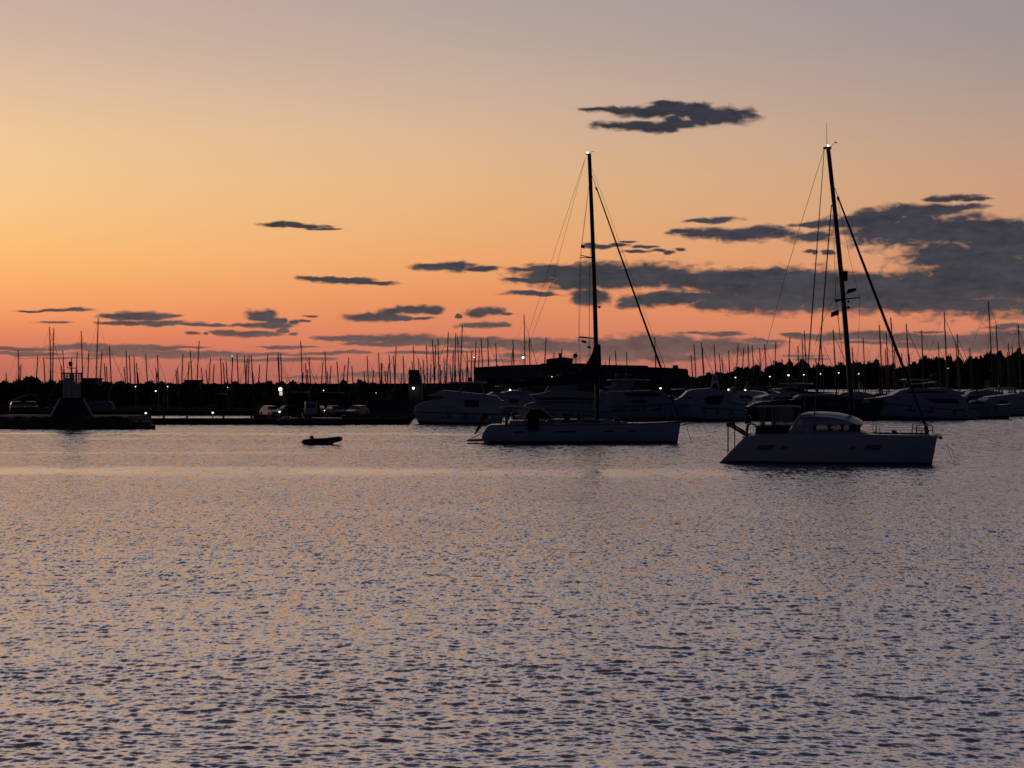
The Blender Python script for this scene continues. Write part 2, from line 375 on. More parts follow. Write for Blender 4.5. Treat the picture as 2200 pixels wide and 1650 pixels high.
# ------------------------------------------------------------------ water: one sheet, real ripples near, fine bump everywhere
def water():
    rng = np.random.default_rng(5)
    az_d = np.radians(np.linspace(-19.5, 19.5, 1060))
    az_c1 = np.radians(np.array([-180, -150, -120, -90, -70, -55, -42, -32, -26, -22])); az_c2 = -az_c1[::-1][:-1]
    A = np.concatenate([az_c1, az_d, az_c2]); na = len(A)
    inv = np.linspace(1 / 18.0, 1 / 330.0, 980)
    Dd = 1 / inv
    Dv = np.concatenate([[0.3, 4, 9, 13, 16], Dd, [380, 450, 600, 900, 1500, 2600, 4500, 9000]])
    AA, DD = np.meshgrid(A, Dv)
    AA = AA.astype(np.float32); DD = DD.astype(np.float32)
    X = np.sin(AA) * DD; Y = np.cos(AA) * DD
    dA = np.gradient(A); dD = np.gradient(Dv)
    sp_a = (np.abs(dA)[None, :] * DD).astype(np.float32); sp_d = (np.abs(dD)[:, None] * np.ones_like(AA)).astype(np.float32)
    Z = np.zeros_like(X)
    # low-frequency field that bunches the ripples into gusts
    def lowf(sx, sy, seed, n=9):
        r = np.random.default_rng(seed); g = np.zeros_like(X)
        for _ in range(n):
            k = r.normal(0, 1, 2) / np.array([sx, sy]); g += np.sin(k[0] * X + k[1] * Y + r.uniform(0, 6.28))
        return g / math.sqrt(n / 2)
    gust = np.clip(1 + .14 * lowf(14, 8, 3) + .10 * lowf(2.6, 1.6, 4), .5, 1.6)
    wx = .12 * lowf(1.3, 1.0, 11); wy = .12 * lowf(1.3, 1.0, 12)
    for i in range(180):
        lam = float(np.exp(rng.uniform(math.log(.115), math.log(1.1))))
        th = rng.normal(R(82), R(30))
        k = 2 * math.pi / lam
        slope = .0275 if lam < .34 else .010
        a = slope / k
        sp = np.maximum(sp_d * abs(math.sin(th)), sp_a * abs(math.cos(th)))
        flt = np.exp(-(1.9 * sp / lam) ** 2)
        if flt.max() < .02: continue
        ph = k * ((X + wx) * math.cos(th) + (Y + wy) * math.sin(th)) + rng.uniform(0, 6.283)
        Z += a * flt * (np.sin(ph) + .22 * np.cos(2 * ph))
    slick = 1 - SLK(Y, X)
    Z *= gust * slick
    inside = (np.abs(AA) < R(20)) & (DD > 17) & (DD < 340)
    Z = np.where(inside, Z, 0)
    nr = len(Dv)
    co = np.stack([X, Y, Z], -1).reshape(-1, 3).astype(np.float32)
    idx = np.arange(nr * na).reshape(nr, na)
    q = np.stack([idx[:-1, :-1], idx[:-1, 1:], idx[1:, 1:], idx[1:, :-1]], -1).reshape(-1, 4)[:, ::-1]
    close = np.stack([idx[:-1, -1], idx[:-1, 0], idx[1:, 0], idx[1:, -1]], -1)[:, ::-1]
    q = np.concatenate([q, close]).astype(np.int32)
    me = bpy.data.meshes.new('water')
    me.vertices.add(len(co)); me.vertices.foreach_set('co', co.ravel())
    me.loops.add(q.size); me.loops.foreach_set('vertex_index', q.ravel())
    me.polygons.add(len(q)); me.polygons.foreach_set('loop_start', np.arange(0, q.size, 4, dtype=np.int32))
    me.polygons.foreach_set('use_smooth', np.ones(len(q), bool)); me.update(); me.validate()
    o = bpy.data.objects.new('water', me); COL.objects.link(o); o['kind'] = 'structure'
    m = bpy.data.materials.new('sea_water'); m.use_nodes = True; t = m.node_tree; nd = t.nodes; L = t.links
    b = nd['Principled BSDF']
    b.inputs['Base Color'].default_value = (.006, .010, .018, 1); b.inputs['IOR'].default_value = 10.0
    b.inputs['Roughness'].default_value = .06
    g = nd.new('ShaderNodeNewGeometry')
    def noise(scale, det, stretch=(1, 1, 1)):
        v = nd.new('ShaderNodeVectorMath'); v.operation = 'MULTIPLY'; L.new(g.outputs['Position'], v.inputs[0]); v.inputs[1].default_value = stretch
        n = nd.new('ShaderNodeTexNoise'); L.new(v.outputs[0], n.inputs['Vector']); n.inputs['Scale'].default_value = scale
        n.inputs['Detail'].default_value = det; n.inputs['Roughness'].default_value = .55; return n.outputs['Fac']
    def mth(op, a, b_=None, clamp=False):
        n = nd.new('ShaderNodeMath'); n.operation = op; n.use_clamp = clamp
        for i, v in enumerate((a, b_)):
            if v is None: continue
            if isinstance(v, (int, float)): n.inputs[i].default_value = v
            else: L.new(v, n.inputs[i])
        return n.outputs[0]
    sp = nd.new('ShaderNodeSeparateXYZ'); L.new(g.outputs['Position'], sp.inputs[0])
    # glassy slicks lying across the bay
    wob = mth('MULTIPLY', mth('SUBTRACT', noise(.09, 4), .5), 7.0)
    yy = mth('ADD', mth('ADD', sp.outputs[1], mth('MULTIPLY', sp.outputs[0], SLOPE)), wob)
    tot = None
    for y0, hw, amt, xe, xf in SLICKS:
        n = nd.new('ShaderNodeMapRange'); n.interpolation_type = 'SMOOTHSTEP'
        L.new(mth('ABSOLUTE', mth('SUBTRACT', yy, y0)), n.inputs[0])
        n.inputs[1].default_value = hw * 2.1; n.inputs[2].default_value = hw * .1; n.inputs[3].default_value = 0; n.inputs[4].default_value = amt
        f = nd.new('ShaderNodeMapRange'); f.interpolation_type = 'SMOOTHSTEP'; L.new(sp.outputs[0], f.inputs[0])
        f.inputs[1].default_value = xe; f.inputs[2].default_value = xf; f.inputs[3].default_value = 0; f.inputs[4].default_value = 1
        s_ = mth('MULTIPLY', n.outputs[0], f.outputs[0]); tot = s_ if tot is None else mth('MAXIMUM', tot, s_)
    brk = nd.new('ShaderNodeMapRange'); L.new(noise(.11, 5, (1, .5, 1)), brk.inputs[0])
    brk.inputs[1].default_value = .34; brk.inputs[2].default_value = .56; brk.inputs[3].default_value = .45; brk.inputs[4].default_value = 1
    tot = mth('MULTIPLY', tot, brk.outputs[0])
    calm = mth('SUBTRACT', 1.0, tot)
    # bump takes over where the mesh can no longer carry the ripples
    cd = nd.new('ShaderNodeCameraData')
    dist = nd.new('ShaderNodeVectorMath'); dist.operation = 'LENGTH'; L.new(g.outputs['Position'], dist.inputs[0])
    h = mth('ADD', mth('MULTIPLY', noise(3.2, 3, (1, 1.3, 1)), .20), mth('MULTIPLY', noise(11, 2, (1, 1.3, 1)), .03))
    gustn = nd.new('ShaderNodeMapRange'); L.new(noise(.035, 3, (.6, 1.8, 1)), gustn.inputs[0])
    gustn.inputs[1].default_value = .3; gustn.inputs[2].default_value = .7; gustn.inputs[3].default_value = .85; gustn.inputs[4].default_value = 1.15
    bp = nd.new('ShaderNodeBump'); bp.inputs['Distance'].default_value = 1.0
    L.new(mth('MULTIPLY', mth('MULTIPLY', calm, gustn.outputs[0]), BUMP_NEAR), bp.inputs['Strength']); L.new(h, bp.inputs['Height'])
    # ripple slopes as a random field, growing in where the mesh is too coarse for them
    def cnoise(scale, det, stretch):
        v = nd.new('ShaderNodeVectorMath'); v.operation = 'MULTIPLY'; L.new(g.outputs['Position'], v.inputs[0]); v.inputs[1].default_value = stretch
        n = nd.new('ShaderNodeTexNoise'); L.new(v.outputs[0], n.inputs['Vector']); n.inputs['Scale'].default_value = scale; n.inputs['Detail'].default_value = det
        n.inputs['Roughness'].default_value = .6
        w = nd.new('ShaderNodeVectorMath'); w.operation = 'SUBTRACT'; L.new(n.outputs['Color'], w.inputs[0]); w.inputs[1].default_value = (.5, .5, .5); return w.outputs[0]
    c1 = cnoise(1.0, 2, (11, 5.0, 0)); c2 = cnoise(1.0, 2, (4.0, 1.5, 0))
    ca = nd.new('ShaderNodeVectorMath'); ca.operation = 'MULTIPLY_ADD'; L.new(c2, ca.inputs[0]); ca.inputs[1].default_value = (.7, .7, 0); L.new(c1, ca.inputs[2])
    c3 = cnoise(1.0, 2, (1.5, .45, 0)); fr3 = nd.new('ShaderNodeMapRange'); L.new(dist.outputs['Value'], fr3.inputs[0])
    fr3.inputs[1].default_value = 55; fr3.inputs[2].default_value = 150; fr3.inputs[3].default_value = 0; fr3.inputs[4].default_value = .85
    c3s = nd.new('ShaderNodeVectorMath'); c3s.operation = 'SCALE'; L.new(c3, c3s.inputs[0]); L.new(fr3.outputs[0], c3s.inputs['Scale'])
    cb = nd.new('ShaderNodeVectorMath'); cb.operation = 'ADD'; L.new(ca.outputs[0], cb.inputs[0]); L.new(c3s.outputs[0], cb.inputs[1])
    cf = nd.new('ShaderNodeVectorMath'); cf.operation = 'MULTIPLY'; L.new(cb.outputs[0], cf.inputs[0]); cf.inputs[1].default_value = (1, 1, 0)
    far = nd.new('ShaderNodeMapRange'); L.new(dist.outputs['Value'], far.inputs[0])
    far.inputs[1].default_value = 20; far.inputs[2].default_value = 52; far.inputs[3].default_value = SL_NEAR; far.inputs[4].default_value = SL_FAR
    cs = nd.new('ShaderNodeVectorMath'); cs.operation = 'SCALE'; L.new(cf.outputs[0], cs.inputs[0]); L.new(mth('MULTIPLY', mth('MULTIPLY', far.outputs[0], calm), gustn.outputs[0]), cs.inputs['Scale'])
    nn = nd.new('ShaderNodeVectorMath'); nn.operation = 'ADD'; L.new(bp.outputs[0], nn.inputs[0]); L.new(cs.outputs[0], nn.inputs[1])
    # normals leaned towards the viewer, more with distance, added to reflect higher, greyer sky
    ask = nd.new('ShaderNodeCombineXYZ'); L.new(mth('MULTIPLY', mth('MULTIPLY', far.outputs[0], -TILT), mth('SUBTRACT', 1.0, mth('MULTIPLY', tot, .3))), ask.inputs[1])
    n2_ = nd.new('ShaderNodeVectorMath'); n2_.operation = 'ADD'; L.new(nn.outputs[0], n2_.inputs[0]); L.new(ask.outputs[0], n2_.inputs[1])
    nz = nd.new('ShaderNodeVectorMath'); nz.operation = 'NORMALIZE'; L.new(n2_.outputs[0], nz.inputs[0])
    L.new(nz.outputs[0], b.inputs['Normal'])
    rg = nd.new('ShaderNodeMapRange'); L.new(dist.outputs['Value'], rg.inputs[0]); rg.inputs[1].default_value = 20; rg.inputs[2].default_value = 90
    rg.inputs[3].default_value = .08; rg.inputs[4].default_value = .12
    L.new(mth('MULTIPLY', rg.outputs[0], mth('SUBTRACT', 1.0, mth('MULTIPLY', tot, .6))), b.inputs['Roughness'])
    me.materials.append(m)
    nd.remove(cd)
# slicks: (distance, half width, how calm, x where it ends, x where it is full)
SLOPE = 0.05
def sl(Y): return WL(Y)
SLICKS = [(sl(1014), 4.0, .88, 46, -8), (sl(933), 3.0, .8, 45, -20), (sl(974), .9, .7, -8, -24), (sl(944), 1.0, .5, 10, -30)]
BUMP_NEAR, SL_NEAR, SL_FAR, TILT = .12, .32, 1.0, .086
def SLK(Y, X):
    t = np.zeros_like(Y)
    for y0, hw, amt, xe, xf in SLICKS:
        d = np.abs(Y + X * SLOPE - y0); a = np.clip((hw * 2.0 - d) / (hw * 1.8), 0, 1); f = np.clip((X - xe) / (xf - xe), 0, 1)
        t = np.maximum(t, amt * a * a * (3 - 2 * a) * f)
    return t
water()

# ------------------------------------------------------------------ land
ORD0 = ['first', 'second', 'third', 'fourth', 'fifth', 'sixth', 'seventh', 'eighth', 'ninth', 'tenth']
def slab(name, pts, z0, z1, m, kind='structure'):
    n = len(pts); b = MB()
    b.add([(x, y, z0) for x, y in pts] + [(x, y, z1) for x, y in pts],
          [tuple(range(n))[::-1], tuple(range(n, 2 * n))] + [(i, (i + 1) % n, n + (i + 1) % n, n + i) for i in range(n)])
    o = b.build(name, m)
    if kind: o['kind'] = kind
    return o
def gx(X, D): return (X - CX) / FPX * D
DQ = WL(912); DJ = WL(922)
slab('quay', [(gx(268, DQ), DQ), (gx(540, DQ), DQ), (gx(880, DQ + .6), DQ + .6), (gx(884, 226), 226), (gx(905, 300), 300), (gx(1500, 300), 300), (gx(1500, 520), 520),
              (-420, 520), (-420, 268), (gx(0, 267), 266), (gx(544, 265), 265), (gx(544, DQ + 3.6), DQ + 3.6), (gx(268, DQ + 3.6), DQ + 3.6)], -2, .72, 'quay')
# coping stones along the quay edge
for i in range(22):
    x0 = gx(268, DQ) + i * (gx(880, DQ) - gx(268, DQ)) / 22; w = (gx(880, DQ) - gx(268, DQ)) / 22
    q = MB().box(x0 + .03, x0 + w - .03, DQ - .06, DQ + .5, .724, .80 + .012 * random.random()).build('coping_stone', 'conc2'); q['kind'] = 'structure'
# car park surface
pk = slab('car_park', [(gx(548, 214), 214), (gx(872, 214), 214), (gx(885, 262), 262), (gx(548, 262), 262)], .724, .73, 'asph')
# harbour mole with the beacon: sloping rubble sides
mole = MB(); vs = []; n = 40
prof_ = [(0, -1.5), (.6, 0), (1.4, .75), (3.0, 1.35), (6, 1.45), (12, 1.45), (14, 0), (15, -1.5)]
rr = random.Random(4)
xa, xb = gx(-60, DJ), gx(276, DJ)
for i in range(n + 1):
    u = i / n; x = xa + (xb - xa) * u; yo = 0.0 if x > gx(60, DJ) else min(6.0, (gx(60, DJ) - x) * .55)
    for k, (dy, z) in enumerate(prof_):
        vs.append((x + rr.uniform(-.1, .1), DJ - .8 + yo + dy + (rr.uniform(-.18, .18) if 0 < k < 4 else 0), z + (rr.uniform(-.14, .14) if 1 < k < 4 else 0)))
m_ = len(prof_)
mole.add(vs, [(i * m_ + j, (i + 1) * m_ + j, (i + 1) * m_ + j + 1, i * m_ + j + 1) for i in range(n) for j in range(m_ - 1)] + [tuple(n * m_ + j for j in range(m_))])
o = mole.build('mole', 'rock'); o['kind'] = 'structure'
rk = MB(); 
for i in range(420):
    x = rr.uniform(xa, xb); yo = 0.0 if x > gx(60, DJ) else min(6.0, (gx(60, DJ) - x) * .55)
    u = rr.random(); c = (x, DJ - .5 + yo + u * 1.8, .05 + u * 1.05); r = rr.uniform(.22, .5)
    vs = [(c[0] + r * a * rr.uniform(.7, 1.3), c[1] + r * b * rr.uniform(.6, 1.1), c[2] + r * d * rr.uniform(.5, .9)) for a in (-1, 1) for b in (-1, 1) for d in (-1, 1)]
    rk.add(vs, [(0, 1, 3, 2), (4, 6, 7, 5), (0, 4, 5, 1), (2, 3, 7, 6), (0, 2, 6, 4), (1, 5, 7, 3)])
o = rk.build('rubble', 'rock'); o['kind'] = 'stuff'; tag(o, 'dark broken rubble along the waterline of the mole under the beacon', 'rubble')
lp = slab('landing_step', [(gx(262, DJ), DJ), (gx(334, DJ), DJ), (gx(334, DJ + 4), DJ + 4), (gx(262, DJ + 4), DJ + 4)], -1.5, .42, 'conc')
lp2 = slab('upper_landing_step', [(gx(262, DJ + .7), DJ + .7), (gx(322, DJ + .7), DJ + .7), (gx(322, DJ + 3.6), DJ + 3.6), (gx(262, DJ + 3.6), DJ + 3.6)], .42, .82, 'conc')
for i, X in enumerate((352, 402, 480, 540, 580, 640, 705, 760, 815, 860)):
    b = MB(); b.tube([(0, 0, 0), (0, 0, .26)], .13, 8); b.tube([(0, 0, .26), (0, 0, .34)], .19, 8)
    o = b.build('mooring_bollard', 'dark'); o.location = (gx(X, DQ + .9), DQ + .9, .724)
    tag(o, 'black mooring bollard on the quay edge, ' + ORD0[i] + ' from the left', 'bollard', 'bollards along the quay')
    y0 = DQ - .1; t = MB(); t.tube([(gx(X + 12, DQ) + .34 * math.cos(k * .5236), y0, .28 + .34 * math.sin(k * .5236)) for k in range(13)], .11, 6)
    o = t.build('tyre_fender', 'tyre'); tag(o, 'tyre fender on the quay face, ' + ORD0[i] + ' from the left', 'tyre fender', 'tyres hanging on the quay face')
for X in (281, 302):
    b = MB(); b.tube([(0, 0, 0), (0, 0, .28)], .14, 8); b.tube([(0, 0, .28), (0, 0, .36)], .2, 8)
    o = b.build('mooring_bollard', 'dark'); o.location = (gx(X, DJ + 1.4), DJ + 1.4, .82)
    tag(o, 'black mooring bollard on the landing step, ' + ('left' if X == 281 else 'right') + ' one of two', 'bollard', 'bollards on the landing step')
# right side spit and far shore
slab('boatyard_ground', [(gx(1480, 330), 330), (gx(1725, 330), 330), (gx(1735, 470), 470), (gx(1500, 470), 470)], -2, .7, 'soil')
hv = MB(); cols = 60; rows = [(1380, -.5), (1392, .8), (1430, 3.5), (1520, 9), (1700, 14), (2400, 16), (9000, 10)]
xs = np.linspace(-1700, 1700, cols); vs = []
for i, x in enumerate(xs):
    for d, z in rows:
        k = .7 + .3 * math.sin(x * .011 + 1) + .12 * math.sin(x * .037)
        lft = 1.0 if x > gx(1480, 1500) else .42
        vs.append((x * (d / 1400), d + (0 if d < 1395 else 0), z * (k if z > 1 else 1) * (lft if z > 1 else 1)))
hv.add(vs, [(i * 7 + j, (i + 1) * 7 + j, (i + 1) * 7 + j + 1, i * 7 + j + 1) for i in range(cols - 1) for j in range(6)])
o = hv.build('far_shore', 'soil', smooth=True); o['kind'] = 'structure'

# ------------------------------------------------------------------ trees
def crown_mesh(name, rx, rz, lobes, leaves, leaf, seed, m, flat=.0):
    r = np.random.default_rng(seed); vs = []; fs = []
    L_ = []
    for i in range(lobes):
        a = r.uniform(0, 6.28); q = r.uniform(.1, .72) ** .6
        c = np.array([math.cos(a) * q * rx * .75, math.sin(a) * q * rx * .75, r.uniform(.25, .80) * rz * 1.0]); rad = r.uniform(.26, .46) * rx
        L_.append((c, rad))
    L_.append((np.array([0, 0, rz * .5]), rx * .62)); L_.append((np.array([.1, 0, rz * .3]), rx * .7))
    b = MB()
    for c, rad in L_:
        nn = 6; o0 = len(b.v); b.ball(c, rad * .95, nn, (1, 1, min(1.0, rz / rx * .8)))
        for k in range(o0, len(b.v)):
            v = b.v[k]; b.v[k] = (v[0] + r.normal(0, rad * .06), v[1] + r.normal(0, rad * .06), max(.02 * rz, v[2] + r.normal(0, rad * .08)))
    n = leaves; pick = r.integers(0, len(L_), n)
    d = r.normal(size=(n, 3)); d /= np.linalg.norm(d, axis=1)[:, None]
    C_ = np.array([L_[k][0] for k in pick]); Rr = np.array([L_[k][1] for k in pick])
    p = C_ + d * (Rr * r.uniform(.8, 1.1, n))[:, None] * np.array([1, 1, min(1.0, rz / rx * .85)])
    p[:, 2] = np.maximum(p[:, 2], .03 * rz)
    t1 = r.normal(size=(n, 3)); t1 /= np.linalg.norm(t1, axis=1)[:, None]; t2 = np.cross(t1, r.normal(size=(n, 3))); t2 /= np.linalg.norm(t2, axis=1)[:, None]
    s = leaf * r.uniform(.6, 1.4, n)[:, None]
    q = np.stack([p - t1 * s, p - t2 * s * .6, p + t1 * s, p + t2 * s * .6], 1).reshape(-1, 3)
    o0 = len(b.v); b.v += [tuple(x) for x in q.tolist()]; b.f += [(o0 + 4 * i, o0 + 4 * i + 1, o0 + 4 * i + 2, o0 + 4 * i + 3) for i in range(n)]
    me = bpy.data.meshes.new(name); me.from_pydata(b.v, [], b.f); me.materials.append(M[m]); return me
def trunk_mesh(h, r, seed):
    q = random.Random(seed); b = MB()
    b.tube([(0, 0, -.3), (q.uniform(-.1, .1) * h, 0, h * .4), (q.uniform(-.12, .12) * h, 0, h)], [r, r * .75, r * .35], 7)
    for k in range(4):
        a = q.uniform(0, 6.28); z = h * q.uniform(.45, .8); b.tube([(0, 0, z), (math.cos(a) * h * .35, math.sin(a) * h * .35, z + h * .3)], [r * .4, r * .12], 5)
    me = bpy.data.meshes.new('trunk'); me.from_pydata(b.v, [], b.f); me.materials.append(M['bark']); return me
shr = [(crown_mesh('crown', 1.0, 1.0, 7, 1500, .055, 20 + k, 'leafA'), trunk_mesh(.7, .05, k)) for k in range(5)]
pin = [(crown_mesh('crown', 1.0, 1.0, 8, 900, .075, 40 + k, 'leafB'), trunk_mesh(.75, .05, k)) for k in range(6)]
def tree(name, protos, loc, rx, h, seed, label, cat, group):
    q = random.Random(seed); c, t = q.choice(protos)
    e = empty(name, loc, label, cat, group, q.uniform(0, 6.28))
    for nm, me in (('crown', c), ('trunk', t)):
        o = bpy.data.objects.new(nm, me); COL.objects.link(o); o.parent = e
        o.scale = (rx, rx * q.uniform(.85, 1.1), h) if nm == 'crown' else (h * .8, h * .8, h)
        if nm == 'crown': o.location = (0, 0, 0)
    return e
ORD = ['first', 'second', 'third', 'fourth', 'fifth', 'sixth', 'seventh', 'eighth', 'ninth', 'tenth', 'eleventh', 'twelfth', 'thirteenth', 'fourteenth', 'fifteenth', 'sixteenth', 'seventeenth', 'eighteenth', 'nineteenth', 'twentieth']
def ordinal(i):
    return ORD[i] if i < 20 else 'twenty-' + ORD[i - 20]
ZN = [(-99, 105, 'left of the beacon tower'), (105, 205, 'around the beacon tower'), (205, 343, 'between beacon tower and tall street lamp'),
      (343, 470, 'just right of the tall street lamp'), (470, 602, 'left of the tall lit kiosk'), (602, 720, 'above the parked cars right of the lit kiosk'),
      (720, 876, 'left of the concrete pillar'), (876, 960, 'just right of the concrete pillar'), (960, 1018, 'beside the left end of the long building'),
      (1018, 1262, 'over the left half of the long building'), (1262, 1480, 'over the right half of the long building'),
      (1480, 1600, 'just right of the long building'), (1600, 1775, 'left of the catamaran mast'), (1775, 1925, 'between catamaran mast and its furled sail'),
      (1925, 2060, 'right of the catamaran furled sail'), (2060, 2300, 'at the far right')]
def zone(X):
    for a, b, p in ZN:
        if a <= X < b: return p
_cnt = {}
def where(kind, X):
    z = zone(X); k = _cnt.get((kind, z), 0); _cnt[(kind, z)] = k + 1
    return ordinal(k) + ' from left ' + z
topL = [(-20,818),(0,815),(20,823),(45,818),(60,813),(78,815),(100,821),(120,820),(160,818),(180,824),(205,828),(222,825),(240,822),(262,824),(290,829),(308,829),(325,822),(350,822),(372,826),(395,824),(430,824),(450,828),(470,826),(490,823),(520,828),(550,825),(572,820),(600,822),(622,820),(650,822),(668,827),(690,828),(722,829),(742,820),(760,825),(782,821),(800,823),(822,829),(840,831),(870,830),(900,829),(930,829),(960,829),(1000,829),(1030,829)]
q = random.Random(3); X = -15
while X < 1010:
    D = q.uniform(300, 370); s = FPX / D; Yt = interp(topL, X); Yt = min(Yt, 828) - q.uniform(0, 3)
    h = (H - (Yt - HY) / s) - .7; w = q.uniform(21, 32) / s
    tree('shrub_tree', shr, (gx(X, D), D, .6), w, h * 1.02, int(X) + 500, 'quayside shrub tree, ' + where('t', X), 'tree', 'low trees behind the quay')
    X += q.uniform(19, 28)
X = -10
while X < 1010:
    D = q.uniform(385, 430); s = FPX / D; Yt = 827 + q.uniform(-2, 1.5)
    h = (H - (Yt - HY) / s) - .7; w = q.uniform(20, 28) / s
    tree('shrub_tree', shr, (gx(X, D), D, .6), w, h * 1.02, int(X) + 3500, 'rear-rank shrub tree, ' + where('t2', X), 'tree', 'low trees behind the quay')
    X += q.uniform(26, 36)
topR = [(1470,806),(1500,812),(1520,806),(1540,800),(1560,802),(1580,800),(1600,793),(1615,792),(1630,803),(1645,796),(1665,783),(1700,781),(1722,783),(1735,789),(1760,786),(1790,791),(1815,786),(1828,778),(1845,783),(1860,786),(1877,783),(1900,788),(1920,789),(1940,790),(1962,788),(1985,775),(1995,774),(2010,777),(2025,774),(2045,768),(2060,775),(2080,774),(2100,770),(2115,767),(2135,766),(2150,768),(2170,765),(2190,763),(2230,765)]
X = 1478
while X < 2240:
    D = q.uniform(1400, 1412); s = FPX / D; Yt = interp(topR, X) + q.uniform(-3, 2); z = 1.0
    h = (H - (Yt - HY) / s) - z; w = q.uniform(17, 28) / s
    tree('pine_tree', pin, (gx(X, D), D, z - .4), w, h * 1.05, int(X) + 900, 'far pine, ' + where('p', X), 'tree', 'pines on the far shore')
    X += q.uniform(15, 22)
# second rank, a little higher up the slope, closes the gaps
X = 1484; 
while X < 2240:
    D = q.uniform(1428, 1450); s = FPX / D; Yt = interp(topR, X) + q.uniform(3, 8); z = 2.5
    h = (H - (Yt - HY) / s) - z; w = q.uniform(14, 20) / s
    tree('pine_tree', pin, (gx(X, D), D, z - .4), w, h * 1.05, int(X) + 1900, 'back-rank far pine, ' + where('pb', X), 'tree', 'pines in the back rank of the far shore')
    X += q.uniform(22, 30)
# hedge-like trees on the boatyard spit, in front of the far shore
X = 1492
while X < 1715:
    D = q.uniform(350, 410); s = FPX / D; Yt = q.uniform(812, 822) if X < 1600 else q.uniform(806, 816)
    h = (H - (Yt - HY) / s) - .7; w = q.uniform(17, 24) / s
    tree('shrub_tree', shr, (gx(X, D), D, .6), w, h, int(X) + 2900, 'boatyard shrub tree, ' + where('ts', X), 'tree', 'trees on the boatyard spit')
    X += q.uniform(17, 24)

# ------------------------------------------------------------------ far sailboats: every mast is a boat
def far_boat(variant):
    """10 m yacht, bow +x, mast top 14 m above the water"""
    e = empty('sailboat', (0, 0, 0), 'x', 'sailboat')
    h = Hull((-4.6, 4.3), (-5, 5.2), [(-5, .95), (0, 1.0), (5.2, 1.35)], 1.6, flare=.3)
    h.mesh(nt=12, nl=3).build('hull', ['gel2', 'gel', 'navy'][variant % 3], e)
    MB().prof([(-1.8, 1.0), (2.4, 1.1), (1.6, 1.5), (-1.4, 1.6)], 1.0, .25).build('cabin', 'gel', e)
    b = MB(); b.tube([(.6, 0, 1.2), (.45, 0, 8), (.25, 0, 14)], [.12, .115, .085], 7).build('mast', 'spar', e)
    b = MB(); b.tube([(.5, 0, 2.5), (-1.6, 0, 2.7), (-3.6, 0, 2.62)], [.2, .24, .12], 7).build('boom', 'canvas', e)
    MB().tube([(.35, -1.0, 9), (.42, 0, 9.1), (.35, 1.0, 9)], .03, 4).build('spreader', 'spar', e); MB().tube([(.42, -1.15, 5.2), (.5, 0, 5.3), (.42, 1.15, 5.2)], .035, 4).build('spreader', 'spar', e)
    r = MB(); r.tube([(.25, 0, 13.9), (-4.9, 0, 1.2)], .018, 3)
    for sgn in (-1, 1): r.tube([(.25, 0, 13.7), (.35, sgn * 1.0, 9), (.42, sgn * 1.15, 5.2), (.4, sgn * 1.3, 1.1)], .016, 3)
    r.build('shroud', 'wire', e)
    if variant % 2 == 0:
        b = MB(); b.tube([(.3, 0, 13.2), (5.1, 0, 1.6)], [.03, .075], 6).build('furled_sail', 'canvas', e)
    else:
        b = MB(); b.tube([(.3, 0, 13.4), (5.1, 0, 1.5)], .02, 4).build('forestay', 'wire', e)
    if variant % 3 == 0:
        MB().tube([(.25, 0, 14), (.15, 0, 14.6)], .012, 3).build('aerial', 'dark', e)
    return e
protos = [far_boat(k) for k in range(6)]
for p in protos: p['label'] = 'x'
used = [False] * 6
def px_list(s): return [tuple(float(v) for v in e.split(',')) for e in s.split()]
masts = px_list("""13,800 39,752 45,782 81,763 107,702 115,705 131,783 135,752 166,755 175,711 191,753 210,683 219,753 224,780 235,743 271,753 278,763 288,763 296,800 313,762 335,790 338,762 381,790 393,760 406,776 409,753 428,732 443,793
452,769 460,782 474,769 486,775 500,768 509,760 525,765 531,768 540,763 558,783 575,762 598,757 603,759 646,732 660,794 664,768 698,755 703,797 711,786 724,776 740,784 756,786 782,796 813,757 821,780 827,797 836,762 851,745 866,764 888,743 899,770 916,740 929,728 936,742 941,726 954,768 963,714 974,755 979,715 983,723 993,700 1003,755 1014,751
1023,733 1030,748 1034,727 1048,724 1065,737 1101,751 1102,730 1127,677 1137,723 1173,724 1190,757 1207,750 1238,756 1300,777 1310,763 1322,754 1346,755 1407,724
1491,739 1507,736 1534,740 1551,767 1586,738 1607,740 1616,742 1632,748 1643,738 1667,733 1697,724 1723,728 1728,710 1763,723 1790,708 1854,725 1889,698 1904,713 1913,682 1937,758 1947,695 1980,709 2016,736 2029,671 2057,717 2083,747 2123,647 2140,698 2166,737 2174,742 2187,697""")
q = random.Random(12)
for a_, b_, n_ in ((20, 420, 9), (430, 800, 10), (800, 1015, 16), (1480, 1760, 10), (1830, 2195, 9)):
    for k_ in range(n_): masts.append((a_ + (b_ - a_) * (k_ + q.random()) / n_, q.uniform(762, 802) if a_ < 1400 else q.uniform(735, 775)))
masts.sort()
